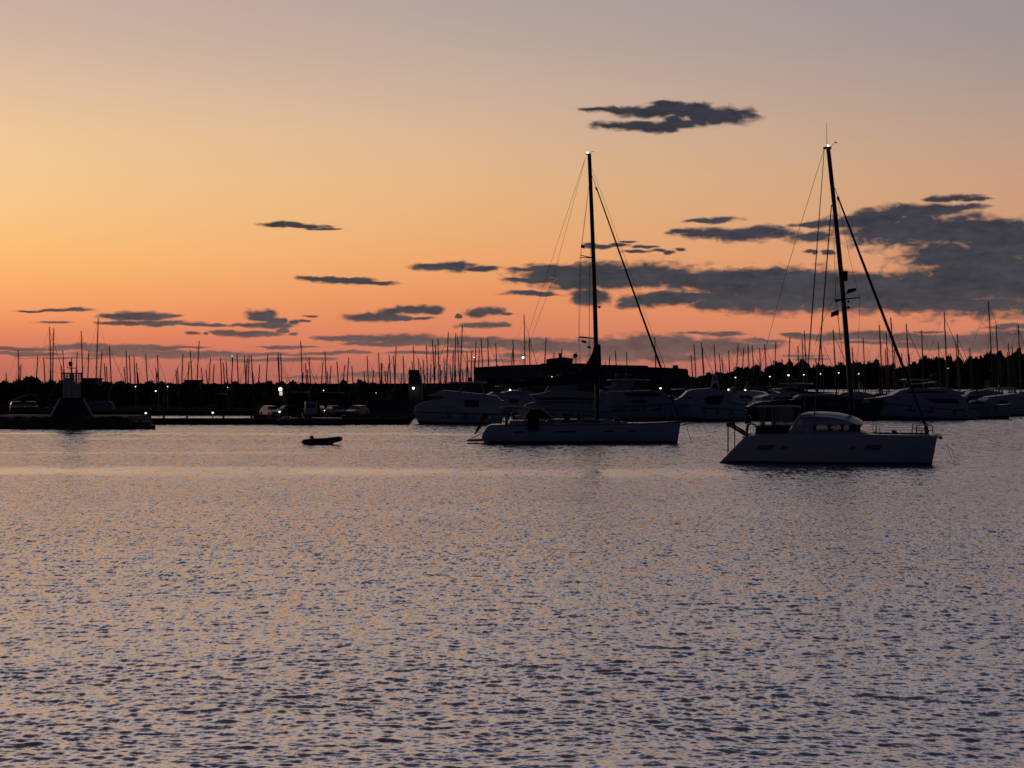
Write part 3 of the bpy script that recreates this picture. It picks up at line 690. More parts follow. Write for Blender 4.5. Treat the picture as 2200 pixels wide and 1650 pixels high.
for i, (X, Y) in enumerate(masts):
    if X < 800: D = q.uniform(535, 600)
    elif X < 1018: D = q.uniform(532, 570) if Y > 735 else q.uniform(525, 545)
    elif X < 1480: D = q.uniform(530, 600)
    elif X < 1740: D = q.uniform(475, 500)
    else: D = q.uniform(262, 300) if Y < 715 else q.uniform(290, 380)
    s = FPX / D; top = H + (HY - Y) / s
    if X < 1480 and top < 9: D *= .999
    v = q.randrange(6); e = protos[v] if not used[v] else copy_tree(protos[v]); used[v] = True
    k = top / 14.0; ori = q.choice([0, 0, math.pi]) + q.uniform(-.7, .7)
    if X > 1740: ori = q.uniform(-.5, .5)
    lean = R(q.uniform(-1.2, .6)) - (R(1.0) if X > 1480 else 0)
    e.rotation_euler = (0, lean, ori)
    kk = .25 * k
    tx = gx(X, D) - (math.cos(ori) * kk) - math.sin(lean) * math.cos(ori) * top
    e.location = (tx, D - math.sin(ori) * kk, 0); e.scale = (min(k, 1.45) if k > 1 else k, min(k, 1.45) if k > 1 else k, k)
    size = 'very-tall' if Y < 690 else 'tall' if Y < 730 else 'middling' if Y < 765 else 'short'
    tag(e, f"{size}-masted moored sailboat, {where('m', X)}", 'sailboat', 'moored sailboats of the marina')
    # thin rigs read thicker in the dusk: heavier spars on boats far off
    for ch in e.children:
        if ch.name.startswith('mast'):
            f = max(1.0, min(1.9, D / 330)) / max(.6, min(k, 1.45)) ; ch.scale = (f, f, 1)
            ch.location = (.3 * (1 - f), 0, 0)
for v in range(6):
    if not used[v]:
        for c in list(protos[v].children): bpy.data.objects.remove(c)
        bpy.data.objects.remove(protos[v])

# ------------------------------------------------------------------ frame for traced craft: pixels of the survey -> metres about a root
class Fr:
    def __init__(s, X0, D): s.D = D; s.s = FPX / D; s.x0 = gx(X0, D); s.loc = (s.x0, D, 0)
    def q(s, X, Y, dy=0.0):
        D = s.D + dy; return (gx(X, D) - s.x0, dy, H - (Y - HY) * D / FPX)
    def xz(s, X, Y, dy=0.0):
        a = s.q(X, Y, dy); return (a[0], a[2])
    def poly(s, pts, dy=0.0): return [s.xz(X, Y, dy) for X, Y in pts]

# ------------------------------------------------------------------ motor yachts traced from their outlines
def yacht(name, X0, Ywl, beam, label, hullp, parts, hullm='gel', group='motor yachts moored stern-to'):
    D = WL(Ywl) + beam / 2; f = Fr(X0, D); e = empty(name, f.loc, label, 'motor yacht', group)
    near = -beam / 2 * .85
    (Xsb, Xbb), (Xst, Xbt), sheer = hullp
    sh = [f.xz(X, Y, near) for X, Y in sheer]
    hl = Hull((f.xz(Xsb, Ywl)[0], f.xz(Xbb, Ywl)[0]), (f.xz(Xst, Ywl)[0], f.xz(Xbt, Ywl)[0]), sh, beam / 2, full=2.2)
    hl.mesh().build('hull', hullm, e, True)
    hl.mesh(0, 1, .12, .3, .015, deck=False, nl=2).build('boot_stripe', 'boot', e, True)
    rub = MB(); 
    for sd in (-1, 1): rub.tube([hl.pt(i / 16, .93, sd, .02) for i in range(17)], .045, 5)
    rub.build('rubbing_strake', 'dark', e)
    for p in parts:
        nm, m, kind = p[0], p[1], p[2]
        if kind == 'prof':
            MB().prof(f.poly(p[3], -p[4] * .9), p[4], p[5] if len(p) > 5 else p[4] * .18).build(nm, m, e)
        elif kind == 'win':      # panel proud of the cabin side, both sides
            w = p[4]; pts = f.poly(p[3], -w)
            for sd in (-1, 1):
                b = MB()
                n = len(pts); y0, y1 = sd * (w - .05), sd * (w + .012)
                b.add([(x, y0, z) for x, z in pts] + [(x, y1, z) for x, z in pts], [tuple(range(n, 2 * n))] + [(i, (i + 1) % n, n + (i + 1) % n, n + i) for i in range(n)])
                b.build(nm, m, e)
        elif kind == 'tube':
            for sd in (-1, 1): b = MB().tube([(f.xz(X, Y, -p[4])[0], sd * p[4], f.xz(X, Y, -p[4])[1]) for X, Y in p[3]], p[5], 6).build(nm, m, e)
        elif kind == 'pole':
            MB().tube([f.q(X, Y) for X, Y in p[3]], p[4], 6).build(nm, m, e)
        elif kind == 'ball':
            MB().ball(f.q(*p[3]), p[4], 8, (1, 1, .75)).build(nm, m, e, True)
        elif kind == 'port':
            for (a, b_, l) in p[3]:
                for sd in (-1, 1): hl.mesh(a, b_, l - .035, l + .035, .02, nt=2, nl=1, deck=False, sides=(sd,)).build(nm, m, e)
    for t in (.22, .42, .6):
        a = Vector(hl.pt(t, .93, -1, .16)); MB().tube([a, a - Vector((0, 0, .12)), a - Vector((0, 0, .7)), a - Vector((0, 0, .8))], [.03, .14, .14, .04], 8).build('fender', 'fend', e, True)
    # guard rail round the foredeck
    rl = MB(); 
    for sd in (-1, 1):
        top = [Vector(hl.pt(t, 1, sd)) + Vector((0, -sd * .08, .55)) for t in [.5 + .049 * i for i in range(11)]]
        rl.tube(top, .022, 5)
        for k in range(0, 11, 2): rl.tube([top[k] - Vector((0, 0, .58)), top[k]], .018, 4)
    rl.build('guard_rail', 'steel', e)
    return e, f, hl

# A: left, bow to the left
yacht('motor_yacht', 980, 911, 4.4, 'white flybridge motor yacht, bow left, beside the stern of the big sloop',
      ((1078, 903), (1080, 885), [(885, 882), (930, 884), (1080, 889)]),
      [('cabin', 'cream', 'prof', [(892, 884), (890, 875), (896, 869), (912, 863), (950, 856), (1070, 852), (1078, 862), (1080, 888)], 1.8),
       ('side_window', 'win', 'win', [(998, 860), (1029, 859), (1028, 876), (1004, 877), (998, 870)], 1.66),
       ('windscreen', 'gel2', 'prof', [(918, 862), (946, 856), (962, 854), (962, 858), (925, 863)], 1.55),
       ('flybridge', 'gel', 'prof', [(921, 850), (935, 846), (950, 838), (970, 840), (1000, 843), (1060, 849), (1068, 850), (1078, 862), (960, 857), (948, 851)], 1.7, .15),
       ('hardtop', 'gel', 'prof', [(957, 821.5), (970, 820), (1040, 820.5), (1047, 822), (1040, 823.5), (962, 823)], 1.4, .1),
       ('hardtop_post', 'gel2', 'tube', [(984, 844), (997, 823)], 1.2, .07), ('hardtop_post', 'gel2', 'tube', [(1040, 848), (1034, 823)], 1.2, .07),
       ('aft_canopy', 'gel', 'prof', [(1058, 863), (1080, 859.5), (1082, 861), (1062, 865)], 1.5, .05),
       ('equipment_box', 'dark', 'prof', [(1006, 820), (1006, 811), (1014, 810), (1015, 820)], .35, .02),
       ('portlight', 'win', 'port', [(.30, .34, .62), (.38, .42, .62), (.58, .62, .62), (.66, .70, .62)])])
# B: behind the sloop, bow left
yacht('motor_yacht', 1215, 907, 4.8, 'large flybridge yacht with hardtop on slanted posts, behind the sloop cockpit',
      ((1305, 1130), (1308, 1105), [(1105, 876), (1140, 876), (1308, 884)]),
      [('cabin', 'gel2', 'prof', [(1122, 880), (1130, 868), (1160, 862), (1300, 862), (1306, 884)], 1.9),
       ('flybridge', 'gel2', 'prof', [(1137, 848), (1150, 847), (1170, 843), (1190, 838), (1215, 837), (1240, 839), (1296, 846), (1300, 852), (1295, 862), (1150, 862), (1139, 850)], 1.85),
       ('side_window', 'win', 'win', [(1150, 854), (1285, 855), (1285, 861), (1155, 861)], 1.8),
       ('hardtop', 'gel', 'prof', [(1188, 813), (1194, 811), (1260, 811), (1264, 813), (1258, 815), (1192, 815)], 1.4, .1),
       ('hardtop_post', 'steel', 'tube', [(1172, 843), (1180, 829), (1190, 813)], 1.35, .1), ('hardtop_post', 'steel', 'tube', [(1240, 833), (1252, 815)], 1.3, .08),
       ('clear_curtain', 'vinyl', 'win', [(1180, 842), (1196, 816), (1250, 816), (1240, 840)], 1.25),
       ('radar', 'gel2', 'ball', (1234, 806), .28), ('satellite_dome', 'gel2', 'ball', (1200, 807), .26),
       ('aerial', 'dark', 'pole', [(1199, 811), (1199, 800)], .03),
       ('portlight', 'win', 'port', [(.2, .3, .66), (.4, .5, .66), (.6, .7, .66)])], 'gel2')
# C: behind the sloop, bow right
yacht('motor_yacht', 1390, 905, 4.8, 'large flybridge yacht with bright hardtop edge, bow right, behind the sloop foredeck',
      ((1292, 1480), (1290, 1502), [(1290, 872), (1400, 868), (1440, 865), (1502, 861)]),
      [('cabin', 'gel2', 'prof', [(1292, 872), (1290, 850), (1300, 842), (1400, 838), (1424, 841), (1436, 850), (1445, 858), (1480, 862), (1480, 868)], 1.9),
       ('side_window', 'win', 'win', [(1338, 846), (1360, 843.5), (1412, 844), (1420, 849), (1400, 852), (1350, 852)], 1.74),
       ('hull_window', 'win', 'win', [(1352, 861), (1380, 858), (1392, 862), (1380, 867), (1362, 866)], 1.86),
       ('flybridge_coaming', 'gel', 'prof', [(1288, 838), (1296, 838), (1312, 848), (1300, 850), (1288, 850)], 1.7, .05),
       ('hardtop', 'gel', 'prof', [(1304, 817), (1312, 815), (1350, 814), (1392, 815.5), (1396, 817), (1388, 818), (1312, 818)], 1.4, .08),
       ('hardtop_post', 'dark', 'tube', [(1310, 838), (1321, 817)], 1.3, .07), ('hardtop_post', 'dark', 'tube', [(1358, 838), (1370, 817)], 1.3, .14), ('hardtop_post', 'dark', 'tube', [(1376, 822), (1382, 833)], 1.3, .04),
       ('clear_curtain', 'vinyl', 'win', [(1316, 837), (1324, 818), (1368, 818), (1358, 837)], 1.2),
       ('satellite_dome', 'dark', 'ball', (1327, 807), .3), ('radar', 'dark', 'ball', (1350, 808), .34), ('satellite_dome', 'dark', 'ball', (1341, 806), .2),
       ('radar_post', 'gel2', 'pole', [(1323, 815), (1323, 801)], .05), ('radar_post', 'gel2', 'pole', [(1345, 815), (1344, 800)], .05),
       ('portlight', 'win', 'port', [(.1, .2, .7), (.3, .4, .7), (.52, .62, .7)])], 'gel2')
# D: bow left, right of the sloop bow
yacht('motor_yacht', 1520, 905, 4.4, 'humped motor cruiser with big dark side window, between sloop bow and catamaran',
      ((1600, 1462), (1602, 1446), [(1446, 864), (1480, 862), (1510, 874), (1602, 880)]),
      [('cabin', 'gel', 'prof', [(1452, 866), (1450, 860), (1466, 852), (1478, 840), (1490, 837), (1530, 833.5), (1552, 837), (1580, 845), (1575, 858), (1600, 866), (1600, 880), (1500, 876), (1480, 868)], 1.7),
       ('side_window', 'win', 'win', [(1512, 856), (1522, 851), (1556, 850), (1549, 868), (1520, 870)], 1.62),
       ('windscreen', 'win', 'win', [(1453, 860), (1466, 854), (1486, 853), (1493, 860), (1478, 858)], 1.52),
       ('mast_frame', 'gel2', 'tube', [(1529, 835), (1534, 806), (1540, 806), (1546, 836)], .5, .05),
       ('radar', 'gel2', 'ball', (1537, 822), .3), ('aerial', 'pole', 'pole', [(1534, 820), (1533.5, 805)], .03),
       ('rail', 'steel', 'tube', [(1560, 862), (1600, 868), (1604, 872)], 1.7, .03)])
# E: broad dark boat in the middle right
yacht('motor_yacht', 1780, 903, 5.2, 'long dark blue motor yacht behind the catamaran cabin',
      ((1700, 1885), (1692, 1900), [(1692, 868), (1790, 862), (1900, 854)]),
      [('cabin', 'gel2', 'prof', [(1702, 868), (1706, 856), (1722, 848), (1790, 846), (1830, 852), (1868, 858), (1868, 866)], 2.0),
       ('side_window', 'win', 'win', [(1722, 853), (1800, 851), (1826, 857), (1724, 859)], 1.86),
       ('awning', 'canvas', 'prof', [(1684, 834), (1700, 833), (1735, 841), (1800, 843), (1802, 845), (1735, 845), (1690, 837)], 1.6, .05),
       ('awning_post', 'steel', 'tube', [(1706, 868), (1706, 836)], 1.5, .04), ('awning_post', 'steel', 'tube', [(1795, 850), (1795, 844)], 1.5, .04),
       ('portlight', 'win', 'port', [(.3, .42, .62), (.55, .66, .62)])], 'navy')
# H: low dark launch-like yacht under the catamaran awning
yacht('motor_yacht', 1650, 904, 4.2, 'low dark cruiser directly behind the catamaran cockpit roof',
      ((1705, 1596), (1712, 1584), [(1584, 872), (1650, 877), (1712, 882)]),
      [('cabin', 'gel2', 'prof', [(1604, 876), (1618, 868), (1640, 862), (1672, 861), (1700, 866), (1704, 882), (1620, 880)], 1.5),
       ('side_window', 'win', 'win', [(1626, 869), (1644, 865), (1690, 866), (1688, 871), (1630, 872)], 1.4),
       ('canopy', 'canvas', 'prof', [(1660, 861), (1664, 853), (1700, 852), (1706, 856), (1704, 858), (1668, 857)], 1.3, .05)], 'navy')
# F: big pale yacht on the right, bow left
yacht('motor_yacht', 1965, 902, 5.6, 'largest pale motor yacht with stepped decks, right of the catamaran furled sail',
      ((2090, 1872), (2094, 1846), [(1846, 858), (1900, 864), (1990, 872), (2094, 884)]),
      [('cabin', 'gel', 'prof', [(1874, 864), (1884, 856), (1910, 850), (1950, 846), (2064, 848), (2076, 856), (2082, 880), (1960, 872)], 2.2),
       ('upper_deck', 'gel', 'prof', [(1915, 850), (1936, 838), (1960, 834), (2030, 834), (2072, 843), (2074, 848), (1990, 850)], 2.0),
       ('side_window', 'win', 'win', [(1990, 856), (2056, 857), (2060, 867), (2006, 865)], 2.12),
       ('upper_window', 'win', 'win', [(1948, 841), (2000, 839), (2040, 842), (2020, 845), (1952, 846)], 1.86),
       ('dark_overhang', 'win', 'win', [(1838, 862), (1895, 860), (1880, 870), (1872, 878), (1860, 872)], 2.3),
       ('hardtop', 'gel', 'prof', [(1940, 816), (1952, 814), (2000, 815), (2006, 817), (1960, 818)], 1.5, .1),
       ('hardtop_post', 'gel2', 'tube', [(1950, 838), (1958, 817)], 1.4, .07), ('hardtop_post', 'gel2', 'tube', [(1996, 836), (1990, 817)], 1.4, .07),
       ('bimini', 'gel', 'prof', [(1960, 824), (1990, 823), (2012, 820), (2014, 822), (1990, 826), (1962, 826)], 1.6, .05),
       ('radar_arch', 'dark', 'tube', [(2012, 834), (2020, 818), (2034, 800)], .8, .07),
       ('satellite_dome', 'dark', 'ball', (2006, 808), .45), ('aerial', 'pole', 'pole', [(2002, 814), (2002, 801)], .04),
       ('swim_stairs', 'dark', 'prof', [(2052, 870), (2062, 868), (2086, 892), (2070, 893)], 1.2, .05),
       ('portlight', 'win', 'port', [(.4, .5, .66), (.56, .66, .66)])])
# G: bow right beyond F, cut by the frame further on
yacht('motor_yacht', 2120, 900, 4.6, 'low sports cruiser with raked screen at the right edge of the marina',
      ((2062, 2165), (2060, 2180), [(2060, 878), (2110, 873), (2180, 868)]),
      [('cabin', 'gel2', 'prof', [(2070, 876), (2080, 866), (2100, 860), (2120, 862), (2150, 870), (2150, 873)], 1.6),
       ('side_window', 'win', 'win', [(2082, 868), (2100, 863), (2118, 866), (2100, 870)], 1.45),
       ('canopy', 'canvas', 'prof', [(2070, 862), (2084, 850), (2110, 850), (2112, 853), (2090, 855), (2078, 866)], 1.4, .05)], 'gel2')

# back row: copies lying beyond, seen over and between the front row
rowp = [o for o in list(COL.objects) if o.parent is None and o.name.split('.')[0] == 'motor_yacht']
q = random.Random(21)
for X, k in ((1078, 0), (1112, 3), (1330, 1), (1448, 2), (1560, 0), (1615, 3), (1680, 6), (1742, 2), (1838, 3), (1905, 0), (2040, 2), (2110, 3), (2165, 0), (2215, 7)):
    D = q.uniform(262, 296); e = copy_tree(rowp[k]); kk = q.uniform(.72, .95)
    e.location = (gx(X, D), D, 0); e.rotation_euler = (0, 0, q.uniform(-.5, .5) + (math.pi if q.random() < .4 else 0)); e.scale = (kk, kk, kk)
    tag(e, 'back-row motor yacht, ' + where('yb', X), 'motor yacht', 'motor yachts in the back row')

# ------------------------------------------------------------------ small motorboats scattered in the berths
def small_boat(v):
    e = empty('motorboat', (0, 0, 0), 'x', 'motorboat')
    h = Hull((-2.8, 2.4), (-3, 3.2), [(-3, .75), (0, .85), (3.2, 1.15)], 1.15, flare=.35); h.mesh(nt=12, nl=3).build('hull', ['gel', 'gel2', 'navy', 'gel'][v], e, True)
    MB().prof([(-.4, .85), (1.7, .95), (.9, 1.35), (-.2, 1.5)], .8, .25).build('cabin', 'gel', e)
    MB().prof([(.1, 1.5), (.85, 1.37), (.35, 1.95), (.2, 1.97)], .7, .15).build('windscreen', 'win', e)
    if v != 1:
        MB().prof([(-2, 2.15), (.4, 2.2), (.4, 2.27), (-2, 2.22)], .85, .1).build('canopy', ['cvs', 'canvas', 'gel', 'gel'][v], e)
        b = MB()
        for x in (-1.9, .3):
            for sd in (-1, 1): b.tube([(x, sd * .75, .85), (x, sd * .78, 2.2)], .03, 4)
        b.build('canopy_frame', 'steel', e)
    MB().prof([(-3.3, .3), (-2.95, .3), (-2.95, 1.35), (-3.35, 1.25)], .22, .02).build('outboard_motor', 'motor', e)
    b = MB(); b.tube([(1.2, -.7, .95), (1.3, -.7, 1.35), (3.1, -.05, 1.6), (3.1, .05, 1.6), (1.3, .7, 1.35), (1.2, .7, .95)], .02, 4).build('bow_rail', 'steel', e)
    return e
sb = [small_boat(v) for v in range(4)]; sbu = [False] * 4
spots = [(1566, 899, .3, 1.0, 0), (1590, 892, 2.8, 1.1, 1), (1612, 896, .2, 1.0, 3), (1640, 890, 3.3, 1.2, 2), (1660, 896, .4, 1.0, 1), (1682, 892, -.3, 1.1, 0), (1578, 878, .2, 1.1, 3), (1622, 876, 3.0, 1.2, 0), (1655, 874, .3, 1.2, 1), (1690, 872, 2.9, 1.1, 3),
         (2100, 888, .2, 1.1, 0), (2128, 886, 2.9, 1.2, 3), (2150, 893, .2, 1.0, 1), (2168, 884, .4, 1.3, 2), (2190, 892, 3.0, 1.1, 0), (2140, 877, .2, 1.3, 3), (2185, 874, 2.7, 1.3, 1), (2112, 874, .1, 1.2, 0), (2205, 882, .1, 1.2, 3),
(1556, 868, 0.2, 1.3, 2), (1572, 862, 2.9, 1.4, 0), (1592, 866, 0.4, 1.3, 1), (1608, 860, 0.1, 1.5, 3), (1628, 864, 3.0, 1.4, 0), (1645, 859, 0.3, 1.5, 2), (1664, 863, 0.2, 1.4, 1), (1680, 858, 2.8, 1.5, 3), (1700, 862, 0.3, 1.5, 0), (1716, 857, 0.1, 1.5, 1), (1738, 860, 3.0, 1.5, 2), (2090, 866, 0.2, 1.4, 0), (2106, 862, 3.0, 1.5, 1), (2122, 866, 0.3, 1.4, 2), (2140, 861, 0.1, 1.6, 3), (2158, 865, 2.9, 1.5, 0), (2174, 860, 0.2, 1.6, 1), (2192, 864, 0.4, 1.5, 2), (2076, 880, 0.3, 1.1, 2), (2150, 884, 3.0, 1.2, 1), (2178, 879, 0.2, 1.3, 0), (1838, 866, 0.2, 1.5, 0), (1862, 862, 3.0, 1.5, 3), (1885, 860, 0.1, 1.5, 1),
         (1150, 905, .1, 1.0, 1)]
for X, Y, rz, k, v in spots:
    D = WL(Y); e = sb[v] if not sbu[v] else copy_tree(sb[v]); sbu[v] = True
    e.location = (gx(X, D), D, 0); e.rotation_euler = (0, 0, rz); e.scale = (k, k, k)
    nm = ['pale motorboat with grey canopy', 'open pale grey motorboat', 'navy motorboat with hard canopy', 'white motorboat with white canopy'][v]
    tag(e, f"small {nm}, {where('sb' + str(v), X)}", 'motorboat', 'small motorboats in the berths')
# floating pontoons
for i, (xa_, xb_, Y) in enumerate([(1560, 1720, 884), (2070, 2260, 880), (1500, 1840, 866), (1880, 2260, 862)]):
    D = WL(Y); o = MB().box(0, gx(xb_, D) - gx(xa_, D), -1, 1, -.2, .45).build('pontoon', 'teak'); o.location = (gx(xa_, D), D, 0)
    tag(o, 'dark floating pontoon between moored boats, ' + ['nearest one left of the catamaran', 'nearest one at the right edge', 'rear one left of the catamaran', 'rear one at the right edge'][i], 'pontoon', 'marina pontoons')

# ------------------------------------------------------------------ long building and other buildings
D = 318.0; f = Fr(1250, D)
e = empty('long_building', f.loc, 'long flat-roofed dark building behind the motor yachts', 'building')
def bld(name, m, pts, y0, y1, parent, fr):
    pp = fr.poly(pts); n = len(pp); b = MB()
    b.add([(x, y0, z) for x, z in pp] + [(x, y1, z) for x, z in pp], [tuple(range(n)), tuple(range(n, 2 * n))[::-1]] + [(i, (i + 1) % n, n + (i + 1) % n, n + i) for i in range(n)])
    return b.build(name, m, parent)
wall = bld('wall', 'plaster', [(1019, 880), (1019, 791), (1045, 789), (1090, 786.5), (1165, 784), (1165, 880)], 0, 14, e, f)
bld('wall', 'conc', [(1165.2, 880), (1165.2, 784), (1260, 784), (1392, 787), (1392, 880)], .4, 14, e, f)
bld('wall', 'conc', [(1392.2, 880), (1392.2, 790), (1462, 793), (1480, 795), (1480, 880)], .9, 13, e, f)
bld('roof', 'roof', [(1017, 791), (1017, 789.5), (1090, 785), (1164, 782.6), (1262, 782.6), (1262, 785), (1166, 785), (1090, 788)], -.35, 14.3, e, f)
bld('roof', 'roof', [(1262.3, 785), (1262.3, 783.5), (1330, 784.2), (1392, 785.5), (1392, 789), (1330, 787.5)], -.2, 14.1, e, f)
bld('roof', 'roof', [(1392.3, 791), (1392.3, 788.5), (1450, 790.5), (1476, 792.5), (1476, 795.5)], .4, 13.4, e, f)
rh = bld('rooftop_room', 'conc', [(1175, 783), (1175, 771.5), (1182, 770), (1192, 769), (1212, 767), (1233, 770), (1230, 783)], 2, 8, e, f)
bld('parapet', 'conc', [(1163, 783), (1163, 780.5), (1175, 780.5), (1175, 783)], 2.2, 8, rh, f)
bld('parapet', 'conc', [(1232, 783), (1232, 780), (1262, 780.5), (1262, 783)], 2.2, 8, rh, f)
bld('chimney', 'conc', [(1201.5, 768), (1201.5, 758), (1207, 758), (1207, 768)], 4, 5, rh, f)
bld('chimney', 'conc', [(1450, 792), (1450, 784), (1460, 784), (1461, 792)], 3, 4.5, e, f)
bld('annex', 'conc', [(1480.2, 880), (1480.2, 806), (1484, 806), (1484, 820), (1484, 880)], 2, 9, e, f)
bld('canopy', 'roof', [(1461, 794.5), (1461, 792.8), (1476.5, 793.2), (1476.5, 795)], 0, 2.6, e, f)
for X in (1475.5, 1463): MB().tube([f.q(X, 795, .2), f.q(X, 806, .2)], .05, 5).build('canopy_post', 'dark', e)
dish = MB(); dish.ball(f.q(1236, 764), .45, 6, (1, .3, 1)); dish.build('satellite_dish', 'dark', e); MB().tube([f.q(1232, 771), f.q(1235, 765)], .05, 4).build('dish_arm', 'dark', e)
for i in range(12):
    X = 1048 + i * 36; yy = [0, .4, .9][0 if X < 1160 else 1 if X < 1390 else 2]
    a = f.xz(X, 826); c = f.xz(X + 13, 812)
    w = MB().box(a[0], c[0], yy - .04, yy + .02, a[1], c[1]).build('window', 'win', e)
    for xx in (a[0] - .12, (a[0] + c[0]) / 2 - .06, c[0]): MB().box(xx, xx + .12, yy - .09, yy - .042, a[1], c[1]).build('frame', 'dark', w)
# small flat buildings above the trees on the left
def hut(name, X0, X1, Yt, D, label, m='conc', roofm='roof', cat='building'):
    f = Fr(X0, D); e = empty(name, f.loc, label, cat); w = gx(X1, D) - gx(X0, D); z = H + (HY - Yt) * D / FPX
    MB().box(0, w, 0, 6, -.6, z - .25).build('wall', m, e); MB().box(-.3, w + .3, -.4, 6.3, z - .247, z).build('roof', roofm, e)
    for k in range(3):
        x = w * (k + .6) / 3.6; MB().box(x, x + w * .12, -.03, .02, z - 1.9, z - .9).build('window', 'win', e)
    return e
hut('flat_building', 178, 206, 812, 395, 'small flat-roofed block just right of the beacon cage', roofm='conc2')
hut('flat_building', 397, 426, 816, 400, 'small flat-roofed block above trees right of the tall street lamp')
hut('boat_shed', 628, 652, 842, 285, 'low pale-roofed shed right of the lit kiosk', 'soil', 'conc2', 'shed')
hut('boat_shed', 688, 728, 843, 282, 'long pale-roofed shed above the dark car', 'soil', 'conc2', 'shed')
hut('boat_shed', 466, 474, 845, 290, 'tiny pale-roofed cabin left of the kiosk', 'soil', 'conc2', 'shed')
o = MB().box(0, gx(876, 262) - gx(676, 262), 0, .3, 0, 1.75).build('boundary_wall', 'conc'); o.location = (gx(676, 262), 262, .73); tag(o, 'long low dark wall behind the parked cars', 'wall')
# kiosk (bright narrow light)
e = empty('lit_kiosk', (gx(603, 280), 280, .72), 'narrow kiosk with bright lit panel above the white hatchback', 'kiosk')
z0 = H - (852 - HY) * 280 / FPX - .72; z1 = H - (832 - HY) * 280 / FPX - .72
MB().box(-.45, .45, 0, .8, 0, z1 + .1).build('body', 'conc', e); MB().box(-.2, .3, -.04, .0, z0 + .2, z1 - .75).build('lit_panel', 'lit', e)
MB().ball((-.05, -.15, z1 - .35), .3, 6).build('lamp', 'lampw', e, True)
# concrete pillar
f = Fr(890, 262); e = empty('concrete_pillar', f.loc, 'broad concrete pillar with one sloping side, left of the long building', 'pillar')
bld('shaft', 'conc2', [(878, 896), (878, 796.5), (899, 796.5), (903, 812), (907, 829), (909, 896)], 0, 2.4, e, f)
bld('cap', 'conc', [(877, 796.4), (877, 794.5), (899.5, 794.5), (900, 796.4)], -.15, 2.5, e, f)
o = bld('low_wall', 'conc', [(909.3, 896), (909.3, 828), (1018, 829), (1018, 896)], 8, 9, None, Fr(0, 262)); tag(o, 'plain dark wall running from the pillar to the long building', 'wall'); o.location = Fr(0, 262).loc
# dark shed mass on the spit
e = empty('dark_shed', (gx(1575, 335), 335, .7), 'low dark boat shed on the spit between the cruiser and the catamaran', 'shed')
w = gx(1700, 335) - gx(1575, 335)
MB().box(0, w, 0, 9, 0, 2.9).build('wall', 'conc', e); MB().prof([(-.3, 2.903), (w + .3, 2.903), (w - .6, 3.8), (.6, 3.8)], 5, 2, yc=4.5).build('roof', 'roof', e)
for k in range(4): MB().box(w * (k + .2) / 4, w * (k + .75) / 4, -.05, 0, 0, 2.3).build('shutter_door', 'dark', e)

# ------------------------------------------------------------------ beacon
DB = DJ + 5; f = Fr(154, DB); e = empty('beacon_tower', (f.x0, DB, 1.4), 'harbour beacon, white lattice cage on a dark tapered base on the mole', 'beacon')
e.rotation_euler = (0, 0, math.atan((1100 - 154) / FPX)); s = f.s; zb = 1.45 - 1.4; z1 = H - (857 - HY) / s - 1.4; z2 = H - (803 - HY) / s - 1.4; z3 = H - (769 - HY) / s - 1.4
hb, ht = 43 / s, 23.5 / s
b = MB(); b.add([(-hb, -hb, zb - .2), (hb, -hb, zb - .2), (hb, hb, zb - .2), (-hb, hb, zb - .2), (-ht, -ht, z1), (ht, -ht, z1), (ht, ht, z1), (-ht, ht, z1)],
                [(0, 1, 5, 4), (1, 2, 6, 5), (2, 3, 7, 6), (3, 0, 4, 7), (4, 5, 6, 7)]); b.build('tapered_base', 'tower', e)
for sx in (-1, 1):
    for sy in (-1, 1):
        MB().tube([(sx * (hb + .03), sy * (hb + .03), zb - .1), (sx * (ht + .03), sy * (ht + .03), z1)], .12, 6).build('corner_edge', 'beige', e)
MB().box(-ht - .12, ht + .12, -ht - .12, ht + .12, z1 + .002, z1 + .14).build('platform', 'tower', e)
wc = 20.5 / s; gz0 = z1 + .14; b = MB(); nx, nz = 13, 16
for sd in (-1, 1):
    for i in range(nx + 1):
        x = -wc + 2 * wc * i / nx
        b.box(x - .03, x + .03, sd * wc - .02, sd * wc + .02, gz0, z2); b.box(sd * wc - .02, sd * wc + .02, x - .022, x + .022, gz0, z2)
    for k in range(nz + 1):
        z = gz0 + (z2 - gz0) * k / nz
        b.box(-wc, wc, sd * wc - .045, sd * wc - .022 if sd < 0 else sd * wc + .0, z - .03, z + .03); b.box(sd * wc + .022, sd * wc + .045, -wc, wc, z - .022, z + .022)
b.build('lattice_cage', 'mesh_', e, kind='stuff')
for sx in (-1, 1):
    for sy in (-1, 1): MB().box(sx * wc - .07, sx * wc + .07, sy * wc - .07, sy * wc + .07, gz0, z2 + .02).build('cage_post', 'dark', e)
MB().box(-wc - .1, wc + .1, -wc - .1, wc + .1, z2 + .02, z2 + .12).build('top_deck', 'dark', e)
MB().tube([(0, 0, gz0), (0, 0, gz0 + 1.4), (0, 0, z2)], [.42, .36, .2], 10).build('core_column', 'dark', e)
MB().tube([(0, 0, z2 + .1), (0, 0, z3)], [.1, .05], 8).build('top_pole', 'dark', e)
b = MB(); b.tube([(-.55, 0, z2 + .7), (.62, 0, z2 + .62)], .045, 5); b.tube([(-.5, 0, z2 + .7), (-.5, 0, z2 + .95)], .03, 4); b.tube([(.6, 0, z2 + .62), (.6, 0, z2 + .9)], .03, 4); b.build('crossarm', 'dark', e)
lan = MB(); lan.ball((-.18, 0, z2 + 1.25), .22, 7); lan.box(-.3, .02, -.1, .1, z2 + .85, z2 + 1.1); lan.build('lantern', 'dark', e)
hr = MB()
for z in (.45, .9): hr.tube([(-wc, -wc, z2 + z * .6), (-wc, wc, z2 + z * .6)], .02, 4)
